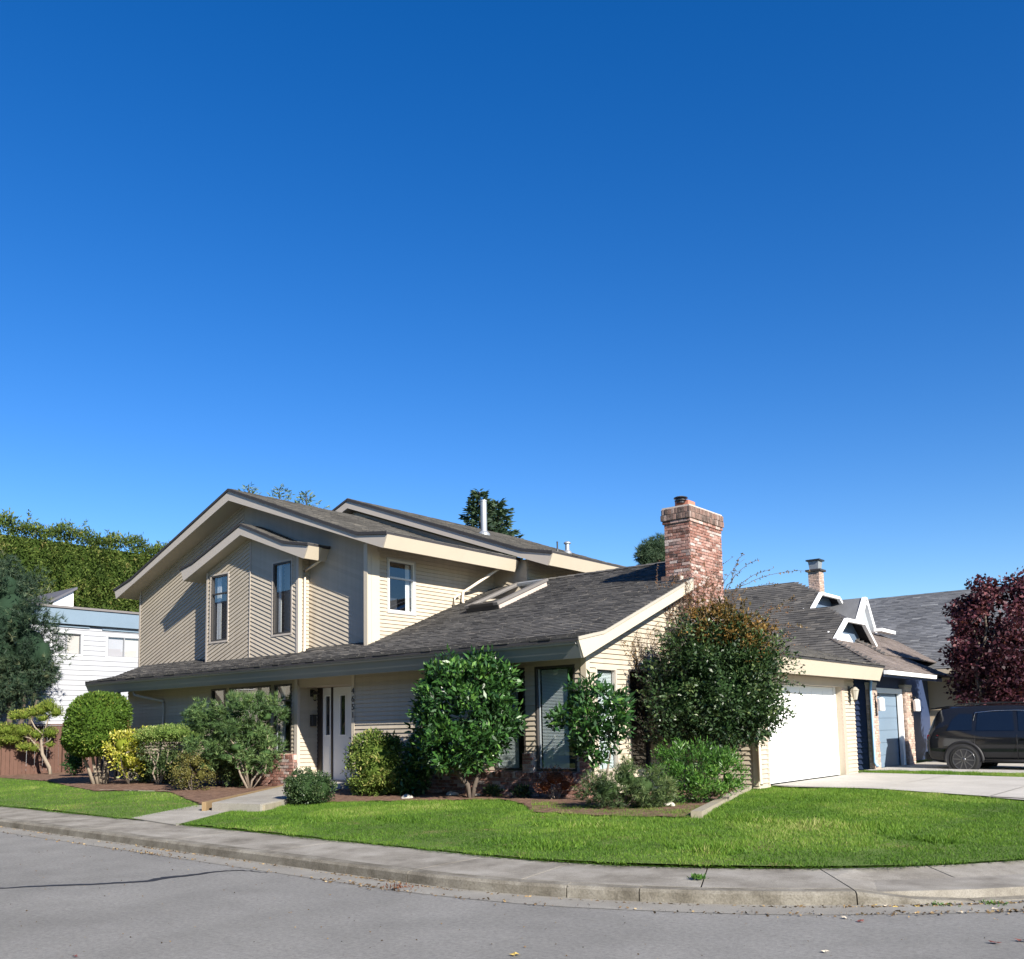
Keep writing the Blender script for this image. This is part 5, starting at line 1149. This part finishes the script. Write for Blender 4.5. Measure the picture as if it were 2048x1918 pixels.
# left bed
shrub('dark_shrub', 'bronze green leafy shrub at the left of the raised walk', 'shrub', (385, 1582), [(372, 1545, 32, 34), (402, 1550, 28, 30), (390, 1525, 28, 26)], 2600, (.05, .026), G_BRN, .85, 4, 'leaf', .3, .35, .2, tf=4, clump=(80, .15))
JX = float(ony(500, 1572, 13.95)[0])
t, E, w1 = shrub('japanese_pine', 'spreading cloud pruned pine before the left front windows', 'shrub', (JX, 13.95, 0), [(420, 1430, 42, 28), (480, 1412, 52, 28), (530, 1432, 40, 28), (450, 1462, 62, 26), (510, 1470, 48, 26), (545, 1420, 20, 20), (395, 1440, 22, 14), (530, 1505, 38, 22), (420, 1490, 44, 22), (475, 1495, 48, 24), (450, 1515, 46, 20), (512, 1522, 36, 16)], 3400, (.12, .0085, 9), G_PINE2, .9, 5, 'tuft', .7, .35, .22, stem=BARKP, stems=0, clump=(130, .2))
limbs('trunk', t, np.array((JX, 13.95, .15)), [at(x, y, w1) for x, y in ((480, 1500), (505, 1440), (440, 1455), (545, 1480), (415, 1470), (530, 1440), (535, 1505))], .035, BARK, .2)
FJX = float(ony(318, 1566, 13.9)[0])
t, E, w1 = shrub('flat_juniper', 'flat topped juniper with bright green upper sprays', 'shrub', (FJX, 13.9, 0), [(345, 1466, 52, 17), (310, 1470, 38, 17), (385, 1473, 24, 15)], 3600, (.06, .022), G_JUN, 1.0, 6, 'leaf', .35, .7, .08, stems=0, tf=5)
limbs('trunk', t, np.array((FJX, 13.9, .15)), [at(x, y, w1) for x, y in ((300, 1480), (340, 1482), (375, 1482), (320, 1490))], .03, BARK, .15)
E = ell(w1, [(340, 1500, 46, 26), (300, 1500, 30, 26), (375, 1500, 30, 24)], .8); P, N_ = sample(1500, E, 3); leafmesh('lower_foliage', t, P, up(N_, -.1), .07, .025, G_MUGO, tones(P))
shrub('variegated_shrub', 'yellow variegated leafy shrub left of the flat topped juniper', 'shrub', (258, 1570), [(248, 1490, 36, 28), (272, 1478, 28, 22), (262, 1520, 30, 34), (240, 1510, 22, 26)], 1800, (.085, .045), G_YEL, .85, 4, 'leaf', .3, .5, .2, tf=3, clump=(60, .17))
for px_, py_, rx_, ry_, lab in ((330, 1530, 40, 34, 'shaded dark shrub under the flat topped juniper'), (440, 1525, 46, 30, 'shaded dark shrub behind the bronze green shrub under the pine'), (285, 1540, 24, 26, 'small dark shrub under the yellow variegated shrub'), (470, 1545, 26, 22, 'low dark shrub at the foot of the cloud pruned pine')):  # added understory; the one under the juniper fills a shadow mass
    X_ = float(ony(px_, 1568, 14.1)[0]); shrub('dark_shrub', lab, 'shrub', (X_, 14.1, 0), [(px_, py_, rx_, ry_), (px_+rx_*.5, py_+6, rx_*.7, ry_*.8)], 1500, (.085, .035), G_MUGO, .6, 4, 'leaf', .3, .6, .2, clump=(50, .18))
for px_, lab in ((985, 'low dark plant against the brick dado left of the corner pier'), (1045, 'small ragged dark plant at the dado under the tall windows')):
    X_ = float(ony(px_, 1597, 14.2)[0]); shrub('dark_shrub', lab, 'shrub', (X_, 14.2, 0), [(px_, 1585, 20, 12)], 260, (.09, .03), G_MUGO, .6, 3, 'leaf', .4, .4, .25)
# clipped cedar dome on several stems
b = np.array((float(ony(200, 1562, 13.5)[0]), 13.5, 0)); b[2] = ZL(b[0], b[1]); w1 = wof(b); t = thing('topiary_cedar', 'clipped green cedar dome on several bare curved stems', 'shrub', b)
E = ell(w1, [(196, 1440, 62, 55), (193, 1470, 65, 40), (170, 1480, 42, 32), (220, 1425, 40, 38)], .95)
P, N_ = sample(9500, E, 12, .9, None, .025); leafmesh('foliage', t, P, up(N_, .25, .8), .085, .04, G_BALL, tones(P, 3, .12, .2)); blob('inner_foliage', t, E, .92, G_BALL, 14)
E = ell(w1, [(244, 1462, 16, 28)], .8); P, N_ = sample(400, E, 4); leafmesh('dead_foliage', t, P, up(N_, .2), .09, .03, G_VINE, rng.random(len(P)))
for x0_, x1_ in ((188, 165), (196, 185), (202, 200), (208, 215), (213, 228)):
    p0 = at(x0_, 1562, w1); tube('stem', [p0-[0, 0, .1], at((x0_*.6+x1_*.4)-3, 1535, w1), at(x1_, 1510, w1), at(x1_+2, 1480, w1)], [.055, .045, .04, .03], BARKP, t)
# cloud pruned golden cypress
b = gp(102, 1550); w1 = wof(b); t = thing('cloud_cypress', 'cloud pruned cypress with golden pads before the brown fence', 'shrub', b)
pads = [(98, 1412, 14, 12), (82, 1420, 14, 10), (30, 1432, 13, 9), (50, 1430, 14, 10), (68, 1424, 13, 10), (112, 1424, 14, 11), (85, 1437, 11, 7), (100, 1466, 15, 10), (72, 1470, 12, 8), (10, 1460, 26, 13), (45, 1462, 18, 11), (20, 1478, 26, 10), (50, 1494, 16, 8), (68, 1497, 11, 7), (100, 1490, 8, 5), (-10, 1485, 20, 16)]
E = ell(w1, pads, .9); P, N_ = sample(5200, E, 8, .85, None, .08); P[:, 2] += .0; leafmesh('foliage', t, P, up(N_, .6, .5), .10, .022, G_GOLD, tones(P, 3, .15, .2)); blob('inner_foliage', t, E, .8, G_GOLD, 6)
F_ = at(90, 1490, w1)
tubes('trunk', [([b-[0, 0, .1], at(98, 1535, w1), at(85, 1508, w1), at(82, 1480, w1), at(92, 1455, w1), at(100, 1425, w1)], [.08, .075, .06, .05, .035, .015]), ([at(85, 1505, w1), at(60, 1476, w1), at(42, 1472, w1)], [.04, .03, .012]), ([at(85, 1490, w1), at(100, 1480, w1), at(104, 1470, w1)], [.03, .025, .012]), ([at(86, 1470, w1), at(70, 1455, w1), at(60, 1435, w1), at(35, 1438, w1)], [.03, .028, .02, .01])], BARKP, t)
for i, (x, y, lab) in enumerate(((8, 1540, 'dark low shrub in the shade at the left fence'), (150, 1545, 'low dark shrub under the clipped cedar dome'))):
    shrub('dark_shrub', lab, 'shrub', (x, y+8), [(x, y-22, 26, 26)], 900, (.08, .04), G_LAUR, .8, 4, 'leaf', .3, .6)
# big blue pine at the left edge
b = at(15, 1500, 35.5); b[2] = ZL(b[0], b[1]); t = thing('pine_tree', 'large blue green pine beside the white house', 'tree', b)
E = ell(35.5, [(20, 1235, 75, 95), (60, 1300, 55, 75), (-20, 1300, 90, 100), (85, 1310, 30, 50), (40, 1360, 60, 40), (10, 1180, 50, 55)], .9)
P, N_, oc = clumped(6800, E, 240, .42, 5, .75, None, .25, 2); tuftmesh('crown', t, P, up(N_, .35, .8), 7, .20, .012, G_BLUE, np.clip(tones(P, 2.0, .15, .16)+oc, 0, 1)); blob('inner_foliage', t, E, .55, G_BLUE, 10)
E = ell(35.5, [(20, 1400, 60, 22), (60, 1395, 40, 15), (-30, 1410, 60, 30)], .8); P, N_ = sample(700, E, 3); tuftmesh('lower_foliage', t, P, up(N_, 0., .8), 7, .17, .008, G_BLUE, tones(P))
limbs('trunk', t, b-[0, 0, .1], [at(15, 1250, 35.5), at(50, 1390, 35.5), at(-30, 1390, 35.5), at(75, 1400, 35.3)], .14, BARKD, .1)

# ---- trees behind the houses
def conifer(name, label, base_xy, h, r, mat, nb=60, per=26, z0=.25, L=.28, W=.09, droop=.25, sharp=1.0, group=None, tilt=.0):
    b = np.array((*base_xy, .25)); t = thing(name, label, 'tree', b, group); P = []; D = []; Lb = []
    for i in range(nb):
        u = (i+.5)/nb; z = b[2]+h*(z0+(1-z0)*u); a = i*2.4+rng.random()*.8; ln = r*(1-u)**sharp*(.45+.95*rng.random())+.12
        d = np.array((math.cos(a), math.sin(a), .35-droop)); q = b*1.0; q[2] = z; e = q+d*ln; e2 = e+np.array((d[0], d[1], .5))*.18*ln; Lb.append(([q, q+d*ln*.5+[0, 0, .04*ln], e2], [.03*(1-u)+.008, .015*(1-u)+.006, .004]))
        m = max(4, int(per*(ln/r+.15)))
        for k in range(m):
            v = rng.random()**.7; p = q+(e2-q)*v; side_ = np.array((-d[1], d[0], 0))*rng.uniform(-1, 1); P.append(p+rng.standard_normal(3)*.05); D.append(d*.5+side_*.8+np.array((0, 0, rng.uniform(-.35, .35))))
    P = np.array(P); D = unit(np.array(D)); leafmesh('crown', t, P, D, L, W, mat, tones(P, 1.5, .15, .2)); tubes('branch', Lb, BARKD, t, 4)
    tube('trunk', [b-[0, 0, .1], b+[0, 0, h*.6], b+[0, 0, h]], [.04+.012*h, .02+.005*h, .02], BARKD, t); return t
q = at(966, 1440, 47); conifer('fir_tree', 'dark fir behind the tall flue pipe', (q[0], q[1]), 13.4, 2.0, G_FIR, 120, 80, .45, .34, .11, .3, .8)
q = at(1004, 1440, 47.5); conifer('fir_tree', 'second dark fir growing close beside the one behind the flue pipe', (q[0], q[1]), 13.0, 2.2, G_FIR, 120, 80, .45, .34, .11, .3, .8)
for px, top_, lab in ((492, 963, 'thin pale conifer tip above the left of the house roof'), (555, 964, 'pale bushy conifer top above the house roof'), (610, 976, 'thin conifer tip above the right of the front ridge')):
    q = at(px, 1440, 50); zt_ = at(px, top_, 50)[2]; conifer('fir_tree', lab, (q[0], q[1]), zt_-.25, 2.1, G_FIRL, 95, 34, .5, .28, .065, -.25, .75)
b = at(1305, 1440, 48); b[2] = .25; t = thing('pine_tree', 'round topped pine seen left of the brick chimney', 'tree', b)
E = ell(48, [(1300, 1112, 28, 30), (1318, 1100, 26, 26), (1330, 1130, 40, 30)], .9); P, N_ = sample(2200, E, 4, .8, None, .2); tuftmesh('crown', t, P, up(N_, .3), 7, .24, .014, G_FIR, tones(P, 1.5, .15, .2)); blob('inner_foliage', t, E, .7, G_FIR, 8)
tube('trunk', [b-[0, 0, .1], at(1312, 1130, 48)], [.2, .08], BARKD, t)
# red maple behind the car
b = at(1975, 1440, 28.6); b[2] = ZL(b[0], b[1]); wm = 28.6; t = thing('maple_tree', 'dark red leaved maple behind the parked car', 'tree', b)
E = ell(wm, [(1990, 1250, 80, 80), (1962, 1310, 58, 70), (2040, 1225, 80, 70), (1978, 1372, 66, 50), (2060, 1330, 80, 90), (1938, 1235, 30, 34), (1965, 1190, 26, 26)], .9)
P, N_, oc = clumped(21000, E, 330, .36, 3.6, .75, None, .28, 2); leafmesh('crown', t, P, unit(N_*.4+np.array((0, 0, -.1))+.7*rng.standard_normal(P.shape)), .115, .075, G_MAPLE, np.clip(tones(P, 2, .15, .2)+oc, 0, 1), .25, .5); 
limbs('limb', t, b+[0, 0, 1.2], [np.array(e[:3]) for e in E], .07, BARKD, .15); tube('trunk', [b-[0, 0, .1], b+[0, 0, 1.3]], [.12, .09], BARKD, t)
# the tall cedar hedge at the left
hb = thing('cedar_hedge', 'tall dense cedar hedge with spiky tops behind the white house', 'hedge', (-50, 26, .25))
P = []; N_ = []
def hh_(y): return 12.25-(y-18)*.012+.18*np.sin(y*1.9)+.12*np.sin(y*4.3+1)
n = 130000; y = rng.uniform(5, 46, n); z = rng.random(n)*hh_(y); bp_ = .35*np.sin(y*2.6+.6*np.sin(z*.9))+.22*np.sin(z*3.1+y*5)+.2*np.sin(y*7.7+z*1.7)
P.append(np.stack([-49.2+bp_-np.clip(z-10.8, 0, 2)**2*.45+.22*rng.standard_normal(n), y, .3+z], 1)); N_.append(np.stack([.9+0*y, .5*np.cos(y*2.6), .35+.3*np.cos(z*3.1+y*5)], 1))
n = 16000; y = rng.uniform(5, 46, n); x = rng.uniform(-51.3, -49.3, n); P.append(np.stack([x, y, .3+hh_(y)-.12*(x+50)**2+.14*rng.standard_normal(n)], 1)); N_.append(np.stack([.2+0*y, 0*y, 1+0*y], 1))
for i in range(62):
    y0_ = 5+i*.66+rng.uniform(-.3, .3); n2 = 40; z2 = rng.random(n2); hh = .35+.75*rng.random()**2; sp = (1-z2)*.17; xo = rng.uniform(-.6, .5)
    P.append(np.stack([-50+xo+sp*rng.standard_normal(n2), y0_+sp*rng.standard_normal(n2), hh_(y0_)+.1+z2*hh], 1)); N_.append(np.stack([rng.standard_normal(n2), rng.standard_normal(n2), .8+0*z2], 1))
P = np.vstack(P); N_ = unit(np.vstack(N_)); leafmesh('foliage', hb, P, unit(N_*.7+np.array((0, 0, .05))+.5*rng.standard_normal(P.shape)), .20, .065, G_HEDGE, np.clip(tones(P, 2.6, .2, .2), 0, 1))
V = []; Fs = []
for i in range(17): V += [list(v) for v in boxv(-51.0, -50.0, 4.9+i*2.42, 7.32+i*2.42, .2, 11.95)]; Fs += [tuple(j+8*i for j in f) for f in BXF]
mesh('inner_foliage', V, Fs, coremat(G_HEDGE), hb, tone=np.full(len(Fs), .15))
for i in range(17): tube('trunk', [(-50.1, 8+i*2.15, .1), (-50.1, 8+i*2.15, 12)], [.2, .05], BARKD, hb, 6)

# unseen trees added across the street, blocking low sky light on the front wall
for i in range(10):
    x = -46+i*6.4+rng.uniform(-1, 1); y_ = -14-3*rng.random(); h = 10.5+2.5*rng.random(); t = thing('sky_block_tree', 'dense evergreen tree in the row across the street', 'tree', (x, y_, 0), 'trees across the street')
    E = [(x, y_, h*.42, 3.6, 3.2, h*.36), (x+.6, y_, h*.68, 2.8, 2.6, h*.3), (x-.8, y_+.5, h*.35, 3.0, 2.6, h*.24)]
    P, N_ = sample(2200, E, 6, .8, .6, .15, 1.2); leafmesh('crown', t, P, up(N_, .2), .5, .22, G_FIR, tones(P, 1, .15, .2)); blob('inner_foliage', t, E, .85, G_FIR, 8)
    tube('trunk', [(x, y_, -.1), (x, y_, h*.7)], [.25, .1], BARKD, t)

# ================================================================== GRASS AND SMALL THINGS
G_GRASS = MF('grass_blade', [(0, (.040, .095, .013)), (.35, (.092, .186, .022)), (.7, (.146, .252, .032)), (.92, (.22, .30, .06)), (1, (.33, .33, .13))], .35, .6, .2)
def blades(name, n, poly, h, w, tone0=0., ex=None):
    P2 = np.array([p[:2] for p in poly]); x0, y0 = P2.min(0); x1, y1 = P2.max(0); xs = []; ys = []; tot = 0
    while tot < n:
        x = rng.uniform(x0, x1, n*2); y = rng.uniform(y0, y1, n*2); ok = inpoly(P2, x, y) & (dist(x, y) > 1.22+.05*np.sin(x*7)+.02*np.sin(x*31))
        for q in ex or []: ok &= ~inpoly(np.array([p[:2] for p in q]), x, y)
        Pq = np.stack([x, y, 0*x], 1); ok &= rng.random(len(x)) < np.clip(1.15-.9*np.clip(low(Pq, 1.3, 6)+.5*low(Pq, 3.7, 2)-.25, 0, 1), .12, 1)
        xs.append(x[ok]); ys.append(y[ok]); tot += ok.sum()
    x = np.concatenate(xs)[:n]; y = np.concatenate(ys)[:n]; z = ZL(x, y); P = np.stack([x, y, z-.004], 1)
    big = low(P, .9)+.7*low(P, 2.6, 1); cl = low(P, 6.5, 2)+low(P, 11., 5); hh = h*(.5+.75*rng.random(n))*np.clip(1+.25*big+.35*cl, .35, 2.2); a = rng.random(n)*2*math.pi; s = np.stack([np.cos(a), np.sin(a), 0*a], 1)*(w*(.6+.8*rng.random(n)))[:, None]
    lean = np.stack([rng.standard_normal(n), rng.standard_normal(n), 0*a], 1)*.5*hh[:, None]; tip = P+lean; tip[:, 2] += hh
    o = fastmesh(name, np.stack([P-s, P+s, tip], 1), 3, G_GRASS, None, np.clip(.42+tone0+.26*big+.12*cl+.24*(low(P, 1.7, 3) > .45)+.2*rng.standard_normal(n), 0, 1)); o['kind'] = 'stuff'; return o
lawnR = G([(352, 1652), (482, 1617), (520, 1612), (570, 1607), (700, 1604), (1000, 1600), (1040, 1606), (1064, 1624), (1200, 1633), (1388, 1638), (1520, 1567), (1545, 1571)])+[(-8.0, 18.85), tuple(gp(1760, 1580)[:2]), tuple(gp(2048, 1603)[:2]), (-1.4, 18.2), (-1.0, 10), (-7, 7.5), (-14, 7.6)]
blades('grass', 250000, lawnR, .038, .0046)
spots = [gp(*p) for p in ((1130, 1650), (1500, 1640), (1700, 1655), (1080, 1690), (1420, 1700), (800, 1640), (1850, 1680), (620, 1640), (1600, 1600))]
for c_ in spots:
    rr_ = rng.uniform(.25, .6); ply = [(c_[0]+rr_*1.8*math.cos(a)*rng.uniform(.6, 1.1), c_[1]+rr_*math.sin(a)*rng.uniform(.6, 1.1)) for a in np.linspace(0, 6.1, 9)]
    blades('grass', 1100, ply, .07, .008, .06)
weed = G([(1064, 1604), (1062, 1625), (1200, 1635), (1388, 1638), (1420, 1618), (1340, 1606), (1200, 1616)])
blades('grass', 9000, weed, .05, .004, .12)
lawnL = G([(-200, 1540), (0, 1557), (100, 1565), (190, 1585), (300, 1584), (340, 1586), (372, 1600), (402, 1613), (262, 1638)])+[(-30, 8.5), (-52, 9.5)]
blades('grass', 90000, lawnL, .045, .0045)
blades('grass', 22000, [(-8.3, 24.6), (-4.6, 24.35), (-1.5, 24.4), (-1.5, 25.9), (-8.9, 25.9)], .06, .006)
# overhanging fringe along the pavement
n = 16000; s_ = rng.uniform(-28, 9.5, n); P = np.array([cpath(s, 1.225+.045*rng.standard_normal()+.03*math.sin(s*2.3)+.02*math.sin(s*7.1)) for s in s_]); ok = ~((P[:, 0] > -15.9) & (P[:, 0] < -14.1)); P = P[ok]; n = len(P)
P = np.column_stack([P, np.full(n, .16)]); Dn = np.array([(cpath(s, 1.0)[0]-cpath(s, 1.3)[0], cpath(s, 1.0)[1]-cpath(s, 1.3)[1]) for s in s_[ok]])/.3
tip = P.copy(); tip[:, :2] += Dn*(.03+.035*rng.random(n))[:, None]+.028*rng.standard_normal((n, 2)); tip[:, 2] += -.005+.03*rng.random(n); a = rng.random(n)*6.28; sd = np.stack([np.cos(a), np.sin(a), 0*a], 1)*.0045
o = fastmesh('grass', np.stack([P-sd, P+sd, tip], 1), 3, G_GRASS, None, np.clip(.25+.2*rng.standard_normal(n), 0, 1)); o['kind'] = 'stuff'
def weedtuft(label, p, n, r, h, mat=None, z=None, lw=(.05, .012)):
    p = np.array(p, float); t = thing('weed', label, 'weed', p); P = p+np.column_stack([rng.standard_normal((n, 2))*r, np.zeros(n)]); D = unit(np.column_stack([rng.standard_normal((n, 2))*.6, .5+rng.random(n)])); leafmesh('leaf', t, P, D, h, lw[1], mat or G_BRT, rng.random(n))['kind'] = 'stuff'
weedtuft('tuft of green grass growing from the pavement joint', (*onz(1395, 1757, .15)[:2], .148), 150, .035, .045)
weedtuft('leafy green weed at the end of the kerb by the ramp', (*onz(1692, 1806, .01)[:2], .008), 170, .05, .06, G_BRT)
weedtuft('thin weeds and red leaves in the gutter joint', (*onz(800, 1775, .01)[:2], .008), 60, .08, .03, G_RED)
weedtuft('small green weed in the gutter of the ramp', (*onz(1880, 1810, .01)[:2], .008), 60, .06, .03)
weedtuft('green weed at the ramp edge farthest along the gutter', (*onz(1985, 1808, .01)[:2], .008), 50, .05, .03)
# litter of leaves
LEAFY = M('fallen_leaf_yellow', (.50, .36, .10), .7, .2, 20); LEAFR = M('fallen_leaf_red', (.14, .05, .04), .7, .2, 20); LEAFP = M('fallen_leaf_pale', (.50, .44, .34), .7, .15, 20)
def fleaf(px, py, size, mat, label, group=None):
    c = onz(px, py, .0); a0 = rng.random()*6.28; V = [c+[0, 0, .016]]; k = 10
    for i in range(k):
        r = size*(1 if i % 2 == 0 else .55); V.append(c+np.array((r*math.cos(a0+i*.628), r*math.sin(a0+i*.628)*.7, .006+.018*rng.random())))
    tag(mesh('fallen_leaf', V, [(0, 1+i, 1+(i+1) % k) for i in range(k)], mat), label, 'leaf', group)
fleaf(1030, 1912, .05, LEAFY, 'yellow fallen leaf on the open asphalt'); fleaf(1990, 1888, .05, LEAFR, 'dark red fallen leaf on the asphalt', 'dark red leaves on the road'); fleaf(2044, 1884, .05, LEAFR, 'dark red fallen leaf on the asphalt', 'dark red leaves on the road')
fleaf(1690, 1838, .035, LEAFP, 'pale curled leaf on the asphalt below the ramp'); fleaf(1650, 1906, .035, LEAFP, 'pale leaf lying alone on the asphalt, well out from the kerb'); fleaf(1722, 1845, .035, LEAFR, 'thin brown leaf on the asphalt beside the pale curled one')
for px in (1745, 1770, 1790, 1810, 1838): fleaf(px+rng.uniform(-4, 4), 1813+rng.uniform(-2, 3), .035, LEAFY if px != 1770 else LEAFP, 'tan leaf in the drift along the ramp gutter', 'leaves in the ramp gutter')
for px, py in ((1990, 1820), (1920, 1827), (150, 1915)): fleaf(px, py, .03, LEAFP if px > 1000 else LEAFR, {1990: 'pale leaf by the far weed in the ramp gutter', 1920: 'pale leaf just below the ramp gutter weeds', 150: 'dark speck of leaf on the asphalt far from the kerb'}[px])
# stones in the bed
def stone(px, py, r, label, group=None):
    c = gp(px, py); V = []; n = 9
    for i in range(n+1):
        for j in range(2*n):
            t = math.pi*i/n; a = math.pi*j/n; d = np.array((math.sin(t)*math.cos(a), math.sin(t)*math.sin(a), math.cos(t)*.65)); V.append(c+d*r*(1+.18*low((d*3+c)[None], 1.7)[0]))
    Fs = [(i*2*n+j, (i+1)*2*n+j, (i+1)*2*n+(j+1) % (2*n), i*2*n+(j+1) % (2*n)) for i in range(n) for j in range(2*n)]
    tag(mesh('stone', V, Fs, M('bed_stone', (.42, .39, .34), .9, .3, 8, bmp=.5)), label, 'stone', group)
stone(1338, 1614, .12, 'pale boulder at the edge of the grass before the bright shrub'); stone(815, 1598, .13, 'grey stone in the shade under the golden cypress'); stone(955, 1593, .10, 'grey stone at the foot of the forked laurel trunk'); stone(905, 1592, .14, 'low flat stone left of the forked laurel trunk')
# hose hanging on its reel by the wall
hr = thing('hose_reel', 'dark coiled garden hose standing before the brick dado', 'hose reel', gp(842, 1590)); c = np.array(gp(842, 1590)); L = []
for i in range(7):
    r = .20-.012*(i % 3); L.append(([c+np.array((r*math.cos(t), -.05+.028*i, .30+r*math.sin(t))) for t in np.linspace(0, 2*math.pi, 26)], [.014]*26))
tubes('hose', L, M('dark_hose', (.03, .035, .03), .4, .1, 6), hr, 6); tubes('stand', [([c+[-.15, 0, -.02], c+[0, .0, .3], c+[.15, 0, -.02]], [.015]*3)], BLACK, hr)
# tar line on the road
TAR = M('tar_seal', (.022, .022, .024), .6, .2, 6, spec=.35); q = [(0, 1777), (90, 1772), (180, 1769), (260, 1765), (300, 1762), (330, 1756), (380, 1751), (430, 1744), (470, 1741), (500, 1742), (540, 1747)]
V = []; Fs = []; wd_ = [.03, .045, .05, .05, .06, .075, .06, .04, .025, .015, .008]
Q_ = [onz(*p, 0) for p in [(-120, 1784)]+q]; wd_ = [.03]+wd_; V = []; pts = []
for i in range(len(Q_)-1):
    for k in range(8): pts.append((Q_[i]+(Q_[i+1]-Q_[i])*k/8, wd_[i]+(wd_[i+1]-wd_[i])*k/8))
for i, (p, w_) in enumerate(pts):
    d = pts[min(i+1, len(pts)-1)][0]-pts[max(i-1, 0)][0]; n_ = np.array((-d[1], d[0], 0)); n_ /= np.linalg.norm(n_); j = .012*rng.standard_normal()
    V += [p+n_*(w_+j)+[0, 0, .004], p-n_*(w_-j*.5)+[0, 0, .004]]
    if i: Fs.append((2*i-2, 2*i-1, 2*i+1, 2*i))
struct(mesh('tar_seam', V, Fs, TAR))

# grime and leaf crumbs gathered along the gutter
G_LIT = MF('litter_crumb', [(0, (.05, .04, .03)), (.5, (.14, .095, .055)), (.85, (.26, .18, .09)), (1, (.38, .30, .18))], .1, .8, .1)
n = 2600; ss_ = np.concatenate([rng.uniform(-22, 9, 1200), rng.normal(-.5, .5, 350), rng.normal(5.6, 1.1, 800), rng.normal(-5.2, .5, 250)]); dd_ = np.where(rng.random(n) < .6, -.03-.05*rng.random(n), -.36+.05*rng.standard_normal(n))
P = np.array([(*cpath(a, d), .012) for a, d in zip(ss_, dd_)]); D = unit(np.column_stack([rng.standard_normal((n, 2)), .25*rng.random(n)]))
leafmesh('gutter_litter', None, P, D, .028, .014, G_LIT, rng.random(n), .1, .7)['kind'] = 'stuff'
n = 700; P = np.column_stack([rng.uniform(-14, 0, n), rng.uniform(3.2, 8.6, n), np.full(n, .008)]); P = P[dist(P[:, 0], P[:, 1]) < -.4]; n = len(P)
leafmesh('road_litter', None, P, unit(np.column_stack([rng.standard_normal((n, 2)), .2*rng.random(n)])), .014, .009, G_LIT, rng.random(n), .1, .7)['kind'] = 'stuff'
